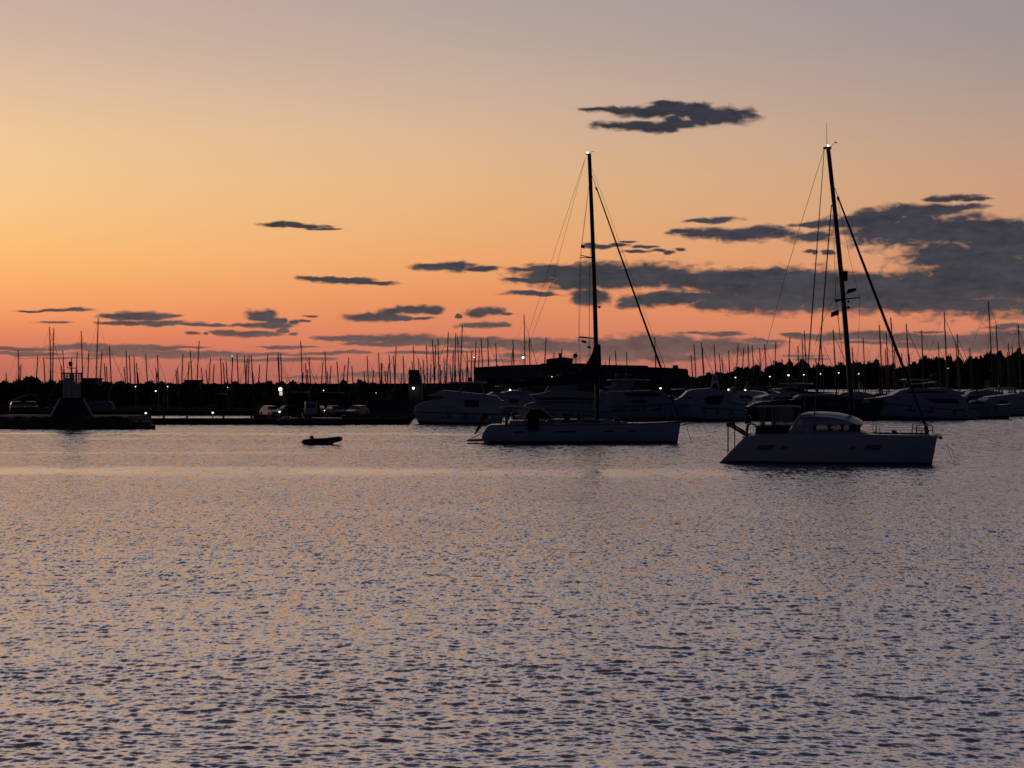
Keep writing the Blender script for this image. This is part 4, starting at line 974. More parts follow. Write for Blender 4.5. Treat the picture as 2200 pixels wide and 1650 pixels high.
hr.build('side_rail', 'dark', e)

# ------------------------------------------------------------------ street lamps and floodlights
def lamp(X, Yb, D, zg, label, m='lampw', arm=0.0, r=.22, cat='street lamp', name='street_lamp', group='lit lamps around the harbour', postm='pole'):
    zb_ = H - (Yb - HY) * D / FPX; e = empty(name, (gx(X, D), D, zg), label, cat, group); h = zb_ - zg
    r = r * .66
    b = MB(); b.tube([(arm, .1, 0), (arm, .1, h + (.15 if arm else -.05))], [.1, .06] if h > 2 else [.07, .06], 7)
    if arm: b.tube([(arm, .1, h + .15), (0, .02, h + .15)], .045, 5)
    b.build('post', postm, e)
    MB().tube([(0, 0, h + .08), (0, 0, h + .2)], [r * 1.3, r * .5], 8).build('lamp_hood', 'dark', e)
    MB().ball((0, 0, h), r, 7, (1, 1, .8)).build('bulb', m, e, True)
    return e
lamp(334.5, 840, 268, .72, 'tall street lamp on a pale pole with arm, left of the parked cars', arm=.5, r=.2)
lamp(313, 887.5, DQ + 1.6, .72, 'low round lamp on the narrow quay below the tall street lamp, left one', r=.19, name='bollard_lamp', cat='bollard lamp')
lamp(457, 886.5, DQ + 1.6, .72, 'low round lamp on the narrow quay left of the white hatchback', r=.19, name='bollard_lamp', cat='bollard lamp')
lamp(600.5, 884.5, DQ + 4.5, .73, 'low round lamp in front of the white hatchback', r=.19, name='bollard_lamp', cat='bollard lamp')
lamp(697, 882, DQ + 5.5, .73, 'small low lamp between the white van and the dark estate car', r=.11, name='bollard_lamp', cat='bollard lamp')
for X, Y, D, lab, m, r in [(291, 830.5, 296, 'distant lamp just over the trees right of the beacon', 'lampc', .15), (360, 830.5, 296, 'distant lamp just over the trees right of the tall street lamp', 'lampc', .15),
                        (489, 832, 296, 'tiny distant lamp left of the lit kiosk', 'lampc', .09), (695, 839, 284, 'small lamp over the long pale-roofed shed', 'lampc', .12), (808, 844, 280, 'faint small lamp left of the concrete pillar', 'lampc', .09),
                        (1580, 811, 345, 'lamp among trees right of the long building', 'lampw', .2), (1654, 809, 345, 'lamp among trees left of the brightest tree lamp', 'lampc', .2), (1694, 806, 345, 'brightest lamp among the trees left of the catamaran mast', 'lampw', .3),
                        (1727, 805, 460, 'lamp right of the brightest tree lamp', 'lampc', .25), (1763, 803, 460, 'dim lamp halfway to the catamaran mast', 'lampd', .3), (1802, 801, 460, 'lamp just left of the catamaran mast', 'lampc', .26),
                        (1845, 803, 460, 'dim lamp right of the catamaran mast', 'lampd', .3), (2037, 791, 460, 'lone lamp before the pines at the far right', 'lampc', .26),
                        (1419, 834, 300, 'lamp beside the cabin of the bow-right yacht', 'lampw', .3)]:
    lamp(X, Y, D, 0 if D > 400 else .7, lab, m, r=r)
def wall_lamp(X, Y, D, lab, m, r, name='wall_lamp'):
    e = empty(name, (gx(X, D), D, H - (Y - HY) * D / FPX), lab, 'wall lamp', 'lit lamps around the harbour')
    MB().box(-r * 1.2, r * 1.2, .05, .4, r * .8, r * 1.3).build('hood', 'dark', e); MB().ball((0, .1, 0), r, 7, (1, .8, 1)).build('bulb', m, e, True)
    MB().box(-.08, .08, .35, 1.2, -.1, .2).build('bracket', 'dark', e)
wall_lamp(1186, 811, 317.2, 'warm lamp high on the long building wall', 'lampy', .2)
wall_lamp(1096, 838, 316.8, 'white lamp lower on the left part of the long building wall', 'lampw', .18)
wall_lamp(888, 834, 261, 'bright lamp on the face of the concrete pillar', 'lampw', .19)
for X, Y, m, r, lab in [(1124, 768, 'lampc', .55, 'very bright floodlight on a pole behind the long building'), (1018.5, 767.5, 'lampw', .28, 'small floodlight on a pole at the left end of the long building'), (498.5, 765, 'lampw', .16, 'tiny white light on a thin pole above the trees')]:
    lamp(X, Y, 420, .7, lab, m, r=r, cat='floodlight', name='floodlight', postm='dark')
for X, Y, w_, lab in [(1565, 841, 7, 'small warm lit box on the berth, left of two'), (1601, 842, 11, 'small warm lit box on the berth, right of two')]:
    D = 300; e = empty('service_post', (gx(X, D), D, 0), lab, 'service post', 'lit service posts on the berth'); zt = H - (Y - 5 - HY) * D / FPX; ww = w_ * D / FPX
    MB().box(-ww / 2, ww / 2, 0, .3, 0, zt).build('post', 'conc', e); MB().box(-ww * .35, ww * .35, -.04, 0, zt - 1.1, zt - .35).build('lit_panel', 'lit', e); MB().ball((0, -.1, zt - .1), .16, 6).build('bulb', 'lampy', e, True)

# ------------------------------------------------------------------ cars and van
def car(X, D, rz, paint, label, van=False, name='parked_car', zg=.73):
    e = empty(name, (gx(X, D), D, zg), label, 'van' if van else 'car', 'vehicles parked on the quay', rz)
    if van: body = [(-2.3, .3), (2.25, .3), (2.3, .95), (1.6, 1.15), (.9, 1.95), (-2.25, 2.0), (-2.35, 1.0)]; cab = None
    else: body = [(-2.0, .28), (2.0, .28), (2.08, .7), (1.1, .95), (-1.95, 1.0), (-2.08, .7)]; cab = [(-1.85, .98), (1.05, .94), (.35, 1.42), (-1.35, 1.46)]
    MB().prof(body, .86, .06).build('body', paint, e)
    if cab:
        MB().prof(cab, .74, .14).build('cabin', paint, e)
        MB().prof([(-1.5, 1.02), (.82, 1.0), (.3, 1.36), (-1.25, 1.39)], .765, .14).build('side_window', 'win', e)
        MB().add([(1.02, -.66, .99), (1.02, .66, .99), (.44, .56, 1.39), (.44, -.56, 1.39)], [(0, 1, 2, 3)]).build('windscreen', 'win', e)
        MB().add([(-1.87, -.62, 1.04), (-1.87, .62, 1.04), (-1.46, .54, 1.41), (-1.46, -.54, 1.41)], [(0, 1, 2, 3)]).build('rear_window', 'win', e)
    else:
        MB().add([(1.53, -.72, 1.2), (1.53, .72, 1.2), (1.0, .66, 1.86), (1.0, -.66, 1.86)], [(0, 1, 2, 3)]).build('windscreen', 'win', e)
        MB().box(.15, .95, -.868, .868, 1.15, 1.6).build('side_window', 'win', e); MB().box(-2.36, -2.3, -.6, .6, 1.2, 1.75).build('rear_window', 'win', e)
    for x in (-1.3, 1.3):
        for sd in (-1, 1):
            w = MB().tube([(x, sd * .7, .32), (x, sd * .88, .32)], .32, 14).build('wheel', 'tyre', e); MB().tube([(x, sd * .87, .32), (x, sd * .895, .32)], .19, 10).build('rim', 'pole', w)
    for sd in (-1, 1):
        MB().box(1.98, 2.1, sd * .62 - .15, sd * .62 + .15, .58, .72).build('headlight', 'pole', e)
        MB().box(-2.1, -2.0, sd * .66 - .1, sd * .66 + .1, .62, .85).build('tail_light', 'red', e)
        MB().box(.75, .95, sd * .9 - .08, sd * .9 + .08, .95, 1.08).build('mirror', paint, e)
    MB().box(2.04, 2.1, -.25, .25, .38, .5).build('number_plate', 'pale' if 'pale' in M else 'gel', e)
    return e
car(582, 224, R(-58), 'carw', 'white hatchback parked on the quay behind a low round lamp')
car(630, 229, R(35), 'card', 'dark car between the white hatchback and the white van')
car(667, 226, R(100), 'carw', 'white van parked end-on on the quay', van=True)
car(721, 226, R(-60), 'card', 'dark estate car with pale roof edge right of the white van')
car(767, 227, R(-115), 'cars', 'silver car, rightmost vehicle on the quay')
car(684, 232, R(80), 'card', 'dark car half hidden right of the white van')
car(36, 214, R(-70), 'card', 'dark car parked on the mole at the far left', zg=1.45)
car(66, 214, R(-75), 'card', 'dark car parked on the mole just left of the beacon', zg=1.45)
slab('mole_back_ground', [(gx(-60, 199), 199), (gx(130, 199), 199), (gx(130, 262), 262), (gx(-60, 262), 262)], -1, 1.443, 'soil')
# boat under a frame behind those cars
e = empty('trailered_boat', (gx(62, 224), 224, 1.45), 'motorboat with pale windscreen frame on a trailer behind cars left of beacon', 'motorboat')
Hull((-2.6, 2.2), (-2.8, 3.0), [(-2.8, 1.3), (3, 1.6)], 1.1, zb=.5).mesh(nt=10, nl=3).build('hull', 'navy', e, True)
b = MB()
for sd in (-1, 1): b.tube([(-2.4, sd * .8, 1.35), (-.6, sd * .8, 2.15), (.9, sd * .75, 2.3), (1.3, sd * .75, 1.5)], .045, 5)
b.build('canopy_frame', 'beige', e); MB().prof([(-.7, 2.15), (.9, 2.3), (.9, 2.36), (-.7, 2.22)], .8, .05).build('canopy', 'canvas', e)
for sd in (-1, 1): MB().tube([(-.4, sd * .9, .32), (-.4, sd * 1.08, .32)], .32, 12).build('wheel', 'tyre', e)
MB().box(-2.2, 3.4, -.1, .1, .38, .5).build('trailer_beam', 'steel', e)
o = MB().prof([(-1.9, 0), (1.9, 0), (1.8, .9), (1.2, 1.25), (-1.5, 1.2), (-1.9, .8)], .9, .1).build('covered_boat', 'cvs'); o.location = (gx(218, 252), 252, 1.3); tag(o, 'pale covered boat on land right of the beacon base', 'covered boat')
# grey launch alongside the quay
D = DQ - 1.4; f = Fr(650, D); e = empty('launch', f.loc, 'low dark launch with pale bow lying along the quay under the cars', 'launch')
hl = Hull((f.xz(730, 911)[0], f.xz(606, 911)[0]), (f.xz(735, 911)[0], f.xz(592, 911)[0]), [f.xz(592, 901), f.xz(612, 899), f.xz(650, 897), f.xz(735, 898)], 1.2, flare=.4)
hl.mesh().build('hull', 'navy', e, True)
hl.mesh(0, 1, .86, .99, .02, deck=False, nl=1).build('gunwale', 'gel2', e, True)
MB().prof(f.poly([(600, 901), (604, 896), (624, 895), (626, 900)]), .7, .2).build('bow_locker', 'gel', e)
MB().prof(f.poly([(640, 899), (641, 888), (648, 886), (652, 899)]), .5, .1).build('console', 'dark', e)
MB().prof(f.poly([(655, 898), (656, 893), (670, 892), (672, 898)]), .6, .1).build('seat', 'canvas', e)
MB().prof(f.poly([(736, 906), (741, 906), (742, 893), (736, 892)]), .22, .02).build('outboard_motor', 'motor', e)

# ------------------------------------------------------------------ catamaran at anchor
BEAM = 7.2; DC = WL(998) + .95 + 2.65; f = Fr(1776, DC); NE = -2.65          # hull centres at +-2.65 m
C = empty('catamaran', f.loc, 'white catamaran at anchor, bow right, with dark furled genoa and wraparound saloon', 'catamaran')
nf = NE - .9
C.rotation_euler = (0, 0, -math.atan((1776 - 1100) / FPX)); C.scale = (1.015, 1, 1)
sheer = [f.xz(X, Y, nf) for X, Y in [(1600, 945), (1612, 938), (1640, 935.5), (1690, 934), (1850, 933.5), (1990, 934.5), (1998, 936), (2007, 940)]]
for sd in (-1, 1):
    hc = Hull((f.xz(1547, 998, nf)[0], f.xz(1996, 998, nf)[0]), (f.xz(1602, 940, nf)[0], f.xz(2007, 940, nf)[0]), sheer, .95, yc=sd * 2.65, zb=-.12, stern=.72, full=3.2, tip=.1, flare=.12)
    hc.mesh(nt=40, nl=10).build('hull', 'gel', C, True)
    hc.mesh(0, 1, .02, .13, .012, nt=30, nl=2, deck=False).build('boot_stripe', 'boot', C, True)
    for a, b_, l0, l1 in [(.13, .205, .50, .66), (.248, .275, .54, .62), (.583, .612, .54, .62), (.658, .735, .52, .68)]:
        for s_ in (-1, 1):
            p = hc.mesh(a, b_, l0, l1, .012, nt=3, nl=2, deck=False, sides=(s_,)).build('portlight', 'hullglass', C)
            hc.mesh(a - .004, b_ + .004, l0 - .02, l0, .02, nt=3, nl=1, deck=False, sides=(s_,)).build('frame', 'gel2', p)
    # steps of the sugar-scoop stern
    for k in range(4):
        x0, z0 = f.xz(1558 + k * 12, 988 - k * 12, nf); MB().box(x0, x0 + .5, sd * 2.65 - .5, sd * 2.65 + .5, z0 - .28, z0 - .04).build('stern_step', 'teak', C)
zd = f.xz(1776, 934.5, NE)[1]; zu = .75
xs0, xs1 = f.xz(1612, 940)[0], f.xz(1905, 940)[0]
MB().box(xs0, xs1, -1.95, 1.95, zu, zd - .06).build('bridge_deck', 'gel', C)
MB().tube([(f.xz(1985, 940)[0], -2.6, zd - .15), (f.xz(1987, 940)[0], 0, zd - .05), (f.xz(1985, 940)[0], 2.6, zd - .15)], .11, 8).build('crossbeam', 'alu', C)
tr = MB(); nx_ = 26
xa_, xb_ = xs1, f.xz(1984, 940)[0]
for i in range(nx_ + 1): x = xa_ + (xb_ - xa_) * i / nx_; tr.tube([(x, -1.9, zd - .18), (x, 0, zd - .25), (x, 1.9, zd - .18)], .012, 3)
for j in range(15): y = -1.9 + 3.8 * j / 14; tr.tube([(xa_, y, zd - .2), (xb_, y, zd - .2)], .012, 3)
tr.build('trampoline', 'rope', C, kind='stuff')
# saloon: base, window band with mullions and panes, domed roof
wS = 2.35
def pr(pts, w, inset, name, m, par=C, yc=0): return MB().prof(f.poly(pts, -w), w, inset, yc).build(name, m, par)
pr([(1683, 935), (1690, 930), (1697, 921), (1741, 921), (1742, 926.8), (1842, 926.8), (1850, 929), (1878, 934.5), (1878, 937), (1683, 937)], 2.45, .1, 'saloon_base', 'gel')
pr([(1697, 921.2), (1706, 902), (1714, 893), (1728, 889.5), (1742, 889.5), (1742, 926.6), (1697, 926.6)], 2.4, .3, 'saloon_side', 'gel')
roof = MB(); pts_top = [(1714, 893), (1728, 889.5), (1745, 888.8), (1770, 889.3), (1792, 891.5), (1812, 896), (1830, 902.5), (1840, 908), (1842, 912)]
# roof lofted across the beam with camber
vs = []; fs = []; ny = 12; n = len(pts_top)
for j in range(ny + 1):
    v = -1 + 2 * j / ny
    for X, Y in pts_top:
        x, z = f.xz(X, Y, -wS * .6); cam_ = .30 * (abs(v) ** 2.6); vs.append((x - .25 * abs(v) ** 3, v * wS, z - cam_ + .12))
for j in range(ny):
    for i in range(n - 1): fs.append((j * n + i, j * n + i + 1, (j + 1) * n + i + 1, (j + 1) * n + i))
o0 = len(vs)
for j in range(ny + 1):
    v = -1 + 2 * j / ny
    for X, Y in pts_top:
        x, z = f.xz(X, 913 if X > 1740 else 913, -wS * .6); vs.append((x - .25 * abs(v) ** 3, v * wS, z))
for j in range(ny):
    for i in range(n - 1): fs.append((o0 + j * n + i + 1, o0 + j * n + i, o0 + (j + 1) * n + i, o0 + (j + 1) * n + i + 1))
for i in range(n - 1):
    fs.append((i, i + 1, o0 + i + 1, o0 + i)); a = ny * n; fs.append((a + i + 1, a + i, o0 + a + i, o0 + a + i + 1))
for j in range(ny): a = n - 1; fs.append((j * n + a, (j + 1) * n + a, o0 + (j + 1) * n + a, o0 + j * n + a)); fs.append(((j + 1) * n, j * n, o0 + j * n, o0 + (j + 1) * n))
MB().add(vs, fs).build('saloon_roof', 'gel', C, True)
# mullions (both sides) and panes, real openings between
for sd in (-1, 1):
    for xa0, xb0 in [(1742.2, 1748), (1773, 1779), (1802, 1806), (1819, 1841)]:
        a = f.xz(xa0, 926.5, -wS); c = f.xz(xb0, 912.6, -wS); y = sd * (wS - .06)
        MB().box(a[0], c[0], y - .06, y + .06, a[1], c[1]).build('mullion', 'dark', C)
    for xa0, xb0 in [(1748.1, 1772.9), (1779.1, 1801.9), (1806.1, 1818.9)]:
        a = f.xz(xa0, 926.5, -wS); c = f.xz(xb0, 912.6, -wS); y = sd * (wS - .05)
        MB().box(a[0], c[0], y - .01, y + .01, a[1], c[1]).build('window', 'glass', C)
        # dark gasket rounding the opening
        g = MB(); zz0, zz1 = a[1], c[1]; hgt = zz1 - zz0
        g.box(a[0], c[0], y - .03, y + .03, zz1 - hgt * .08, zz1); g.box(a[0], c[0], y - .03, y + .03, zz0, zz0 + hgt * .06)
        for xx, sg in ((a[0], 1), (c[0], -1)): g.add([(xx, y - .03, zz1), (xx + sg * .16, y - .03, zz1), (xx, y - .03, zz1 - .16), (xx, y + .03, zz1), (xx + sg * .16, y + .03, zz1), (xx, y + .03, zz1 - .16)], [(0, 1, 2), (3, 5, 4), (1, 4, 5, 2)])
        g.build('gasket', 'dark', C)
a = f.xz(1820, 927); c = f.xz(1841.5, 911)
MB().add([(a[0] + .15, -1.9, a[1]), (c[0], -1.9, c[1]), (c[0], 1.9, c[1]), (a[0] + .45, 1.9, a[1])], [(0, 1, 2, 3)]).build('front_window', 'win', C)
inn = MB(); 
for X, w_, y_ in [(1782, 9, .4), (1808, 8, -.5), (1762, 8, 1.2)]:
    p0 = f.xz(X, 927); p1 = f.xz(X + w_, 919.5); inn.box(p0[0], p1[0], y_ - .4, y_ + .4, p0[1] - .3, p1[1] - .12)
inn.build('saloon_seat', 'canvas', C)
# cockpit: coaming with canvas, hard top on posts, clear curtain, helm
pr([(1620, 935), (1621, 918), (1640, 916), (1696, 916), (1692, 924), (1686, 935)], 2.3, .06, 'cockpit_coaming', 'canvas')
pr([(1610, 939), (1612, 935), (1625, 932.5), (1684, 933), (1684, 938)], 2.35, .05, 'aft_deck', 'gel')
pr([(1620.5, 876.5), (1623, 873.6), (1660, 872.6), (1705, 873), (1713, 875), (1713, 877), (1621, 877.6)], 2.0, .12, 'cockpit_hardtop', 'cvs')
for X in (1624, 1648, 1700):
    for sd in (-1, 1):
        t = f.xz(X, 877); b0 = f.xz(X - .5, 921 if X > 1640 else 934); MB().tube([(b0[0], sd * 1.9, b0[1]), (t[0], sd * 1.85, t[1])], .045, 7).build('hardtop_post', 'dark', C)
a = f.xz(1650, 916, -1.8); c = f.xz(1698, 878, -1.8); vy = MB()
nn = 20; vs = []
for i in range(nn + 1):
    x = a[0] + (c[0] - a[0]) * i / nn; y = -1.83 + .03 * math.sin(i * 1.7); vs += [(x, y, a[1]), (x, y + .02, c[1])]
vy.add(vs, [(2 * i, 2 * i + 2, 2 * i + 3, 2 * i + 1) for i in range(nn)]); vy.build('clear_curtain', 'vinyl', C)
a = f.xz(1627, 905, -1.8); vy = MB(); c = f.xz(1640, 879, -1.8)
vy.add([(a[0], -1.84, a[1] - .8), (a[0] + .35, -1.80, a[1] - .5), (c[0], -1.84, c[1]), (a[0], -1.84, c[1])], [(0, 1, 2, 3)]); vy.build('clear_curtain', 'vinyl', C)
def ring(c, r, t, n=20, axis='y'):
    pts = [(c[0] + r * math.cos(2 * math.pi * i / n), c[1], c[2] + r * math.sin(2 * math.pi * i / n)) for i in range(n + 1)]; return MB().tube(pts, t, 6)
c = f.q(1611, 924, -1.9); w = ring(c, .38, .055).build('lifebuoy', 'gel', C)
# outboard engine clamped on the aft rail
o = f.q(1604, 915, -2.1)
om = MB(); om.prof([(o[0] - .22, o[2] + .1), (o[0] + .2, o[2] + .15), (o[0] + .28, o[2] + .5), (o[0] + .05, o[2] + .68), (o[0] - .18, o[2] + .6)], .2, .03, yc=o[1]); om.tube([(o[0], o[1], o[2] + .1), (o[0] - .12, o[1], o[2] - .75)], [.1, .06], 6); om.tube([(o[0] - .05, o[1], o[2] + .3), (o[0] - .55, o[1], o[2] + .72)], .03, 5)
om.box(o[0] - .35, o[0] + .1, o[1] - .02, o[1] + .02, o[2] - .85, o[2] - .75)
om.build('spare_outboard', 'motor', C)
rl = MB()
for sd in (-1, 1):
    rl.tube([(f.xz(1600, 940)[0], sd * 2.3, f.xz(1600, 940)[1]), (f.xz(1600, 918)[0], sd * 2.3, f.xz(1600, 916)[1]), (f.xz(1622, 916)[0], sd * 2.3, f.xz(1622, 914)[1]), (f.xz(1622, 934)[0], sd * 2.3, f.xz(1622, 934)[1])], .025, 5)
rl.build('aft_rail', 'steel', C)
# davits with falls
for sd in (-1, 1):
    y = sd * 1.5; b = MB(); p0 = f.xz(1604, 942, -1.5); p1 = f.xz(1556, 913, -1.5)
    b.tube([(p0[0], y, p0[1]), (p1[0] + .3, y, p1[1] - .15), (p1[0], y, p1[1])], [.085, .075, .11], 7); b.ball((p1[0] + .12, y, p1[1] - .02), .17, 6, (1.3, 1, .9)); b.build('davit', 'alu', C)
r_ = MB(); 
for X, Ya, Yb in [(1557, 914, 976), (1558.5, 914, 972), (1572, 905, 962)]:
    p = f.q(X, Ya, -1.5); p2 = f.q(X, Yb, -1.5); r_.tube([p, p2], .022 if X < 1570 else .035, 4)
r_.build('davit_fall', 'rope', C)
MB().tube([f.q(1571, 921, -1.5), f.q(1572, 904, -1.5)], .04, 5).build('davit_strut', 'alu', C)
# lifelines, stanchions, pulpit seats
zt = lambda X, Y, dy=-3.3: f.q(X, Y, dy)
for sd in (-1, 1):
    for X in (1850, 1878.5, 1886.5, 1925):
        if X == 1850 or X == 1925: continue
        p = f.xz(X, 935, -3.3); t = f.xz(X, 912.5, -3.3); MB().tube([(p[0], sd * 3.3, p[1]), (t[0], sd * 3.3, t[1])], .022, 5).build('stanchion', 'steel', C)
    ll = MB()
    for Yl in (912.5, 923):
        ll.tube([(f.xz(1842, Yl)[0], sd * 3.2, f.xz(1842, Yl, -3.3)[1]), (f.xz(1880, Yl)[0], sd * 3.3, f.xz(1880, Yl, -3.3)[1]), (f.xz(1957, Yl)[0], sd * 3.0, f.xz(1957, Yl + .5, -3.3)[1])], .010, 4)
    ll.build('lifeline', 'wire', C)
    p = MB(); y = sd * 2.6
    def v(X, Y, yy=0): a_ = f.xz(X, Y, -2.6); return (a_[0], y + yy, a_[1])
    p.tube([v(1956, 936), v(1958, 916), v(1961, 912.5), v(1987, 912.5), v(1990, 915), v(1991, 936)], .03, 6)
    p.tube([v(1957, 924), v(1990, 924)], .025, 5); p.tube([v(1966.5, 936), v(1967, 924)], .025, 5)
    p.build('pulpit', 'steel', C)
    MB().box(f.xz(1966, 924, -2.6)[0], f.xz(1988, 924, -2.6)[0], y - .2, y + .2, v(0, 924.6)[2], v(0, 923.6)[2]).build('pulpit_seat', 'teak', C)
b = MB(); b.tube([f.q(1890, 926), f.q(1895, 926.5), f.q(1899, 930), f.q(1901, 936)], [.05, .12, .13, .12], 7); b.build('deck_vent', 'dark', C)
MB().prof(f.poly([(1902, 936), (1904, 932), (1910, 931), (1915, 936)]), .4, .05).build('deck_hatch', 'dark', C)
MB().prof(f.poly([(1848, 930), (1856, 926), (1858, 927), (1852, 931)]), .3, .02).build('open_hatch', 'dark', C)
# mast, rigging
mb_ = f.q(1829, 889); mt = f.q(1779, 317)
def rig(pts, r, name, m='wire', n=5, par=C): return MB().tube([f.q(*p) for p in pts], r, n).build(name, m, par)
ms = MB(); pts = []; rr_ = []
for i in range(13):
    u = i / 12; pts.append(Vector(mb_) * (1 - u) + Vector(mt) * u + Vector((.10 * math.sin(math.pi * u), 0, 0))); rr_.append(.185 - .05 * u)
mast = ms.tube(pts, rr_, 12).build('mast', 'alu', C, True)
p = f.q(1779, 317)
MB().box(p[0] - .32, p[0] + .22, -.07, .07, p[2] - .08, p[2] + .06).build('masthead_plate', 'dark', mast)
MB().ball((p[0], 0, p[2] + .15), .07, 7).build('anchor_light', 'lampw', mast, True)
MB().tube([f.q(1777, 314), f.q(1776, 290), f.q(1776, 262)], [.02, .014, .010], 4).build('aerial', 'wire', mast)
wv = MB(); wv.tube([f.q(1785, 315), f.q(1793, 307)], .012, 4); wv.tube([f.q(1792, 304), f.q(1799, 308)], .02, 4); wv.box(p[0] + .42, p[0] + .56, -.01, .01, p[2] + .3, p[2] + .36); wv.build('wind_vane', 'dark', mast)
bx = [f.q(1808.5, 604), f.q(1820, 583)]; MB().prof([(bx[0][0], bx[0][2]), (bx[1][0] - .02, bx[0][2]), (bx[1][0], bx[1][2]), (bx[0][0], bx[1][2])], .2, .01).build('radar_reflector', 'dark', mast)
a = f.poly([(1816, 632), (1820, 622), (1836, 619.5), (1838, 625), (1826, 629)]); MB().prof(a, .28, .02).build('radar_scanner', 'dark', mast)
for sd in (-1, 1):
    t = f.q(1811, 643.5); MB().tube([(t[0], 0, t[2]), (t[0] - .55, sd * 1.35, t[2] - .08)], .05, 6).build('spreader', 'alu', mast)
st = MB(); st.tube([f.q(1812, 643), f.q(1845, 640)], .045, 5); st.tube([f.q(1793, 648), f.q(1811, 642)], .05, 5); st.build('diamond_strut', 'alu', mast)
b = MB(); b.ball(f.q(1821, 661), .1, 6); b.ball(f.q(1821, 648), .09, 6); b.tube([f.q(1813, 660), f.q(1821, 661)], .03, 4); b.build('deck_light', 'dark', mast)
g = MB().tube([f.q(1800, 425), f.q(1850, 562), f.q(1920, 752), f.q(1985, 928)], [.05, .085, .10, .075], 8).build('furled_genoa', 'canvas', C)
rig([(1793, 404), (1800, 425)], .025, 'forestay'); MB().tube([f.q(1799, 423), f.q(1801, 431)], .085, 7).build('furler_swivel', 'dark', C)
MB().tube([f.q(1979, 915), f.q(1983, 934)], [.10, .14], 8).build('furler_drum', 'dark', C)
for sd in (-1, 1):
    t = f.q(1771, 320); MB().tube([t, (f.q(1727, 890)[0], sd * 3.1, f.q(1727, 930)[2])], .02, 4).build('shroud', 'wire', C)
    t = f.q(1786, 440); MB().tube([t, (f.q(1748, 890)[0], sd * 2.9, f.q(1748, 930)[2])], .036, 4).build('shroud', 'wire', C)
    t = f.q(1790, 480); s2 = f.q(1811, 643.5); MB().tube([t, (s2[0] - .5, sd * 1.3, s2[2] - .08), f.q(1822, 870)], .012, 3).build('diamond_wire', 'wire', C)
rig([(1771, 319), (1722, 480), (1694, 575), (1645, 760), (1612, 888), (1606, 935)], .014, 'topping_lift', n=4)
rig([(1799, 430), (1825, 560), (1845, 640), (1841, 760), (1836, 900)], .011, 'halyard', n=4)
rig([(1796, 560), (1800, 667), (1806, 800), (1815, 905)], .010, 'flag_halyard', n=3)
rig([(1792, 640), (1768, 690), (1752, 740)], .016, 'lazy_jack', n=3)
fl = flagmesh(f.q(1801.5, 667), .52, .34, droop=.12); fl.build('courtesy_flag', 'red', C)
bm = MB(); bm.tube([f.q(1824, 862), f.q(1740, 863), f.q(1652, 866)], [.12, .14, .1], 8); bm.build('boom', 'alu', C)
bag = MB().prof(f.poly([(1818, 861), (1816, 852), (1780, 854), (1700, 859), (1660, 862), (1656, 866)]), .2, .12).build('sail_bag', 'canvas', C)
rig([(2003, 952), (2010, 975), (2018, 996)], .012, 'anchor_bridle', 'rope', 4)
MB().tube([f.q(1998, 950), (f.q(2012, 975)[0], -1, .9), f.q(2021, 999)], .012, 4).build('anchor_bridle', 'rope', C)

# the boat lies square to the line of sight: centre-plane gear steps aft by the parallax of the near hull
for ch in C.children:
    if ch.name.split('.')[0] in ('mast', 'furled_genoa', 'forestay', 'furler_swivel', 'furler_drum', 'shroud', 'diamond_wire', 'topping_lift', 'halyard', 'flag_halyard', 'lazy_jack', 'courtesy_flag', 'boom', 'sail_bag'):
        ch.location.x -= .62
C.location.x += .64

# ------------------------------------------------------------------ sloop at anchor
bS = 4.7; DS = WL(953.5) + bS / 2; f = Fr(1250, DS); nf = -bS / 2 * .9
S = empty('sloop', f.loc, 'large dark-hulled looking cruising sloop at anchor, bow right, with dinghy platform and ensign', 'sailboat')
S['label'] = 'large cruising sloop at anchor in front of the motor yachts, bow right, ensign at stern'
sheer = [f.xz(X, Y, nf) for X, Y in [(1044, 917), (1056, 913), (1150, 911.5), (1300, 910), (1400, 909), (1463, 906)]]
hs = Hull((f.xz(1040, 953, nf)[0], f.xz(1455, 955)[0]), (f.xz(1048, 915, nf)[0], f.xz(1463, 910)[0]), sheer, bS / 2, stern=.9, full=2.0, tip=.02, zb=-.1, flare=.2)
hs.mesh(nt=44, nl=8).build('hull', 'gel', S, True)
tp = hs.pt(0, .5, -1); 
MB().prof(f.poly([(1046, 917), (1039, 927), (1035, 936), (1035, 944), (1040, 951), (1050, 952), (1050, 917)], nf), bS / 2 * .86, .1).build('transom', 'gel', S)
hs.mesh(0, 1, .03, .15, .014, nt=40, nl=2, deck=False).build('boot_stripe', 'boot', S, True)
hs.mesh(0, 1, .94, .985, .03, nt=40, nl=1, deck=False).build('toe_rail', 'teak', S, True)
for a, b_ in [(.14, .19), (.35, .46), (.60, .65), (.73, .77)]:
    for s_ in (-1, 1): hs.mesh(a, b_, .60, .66, .014, nt=4, nl=1, deck=False, sides=(s_,)).build('hull_window', 'win', S)
MB().prof(f.poly([(1003, 945.5), (1010, 944), (1037, 943), (1037, 947), (1006, 947.5)]), 1.5, .02).build('swim_platform', 'teak', S)
pl_ = MB()
for sd in (-1, 1): pl_.tube([(f.xz(1038, 930)[0], sd * 1.3, f.xz(1038, 930)[1]), (f.xz(1008, 944)[0], sd * 1.35, f.xz(1008, 944)[1])], .015, 4)
pl_.build('platform_wire', 'wire', S)
P2 = lambda pts, w, ins, nm, m: MB().prof(f.poly(pts, -w * .9), w, ins).build(nm, m, S)
P2([(1170, 911), (1176, 903), (1200, 900.5), (1280, 901.5), (1330, 904.5), (1352, 909), (1352, 911)], 1.35, .3, 'coachroof', 'gel')
P2([(1092, 913), (1096, 904), (1170, 903), (1176, 911)], 1.7, .15, 'cockpit_coaming', 'gel2')
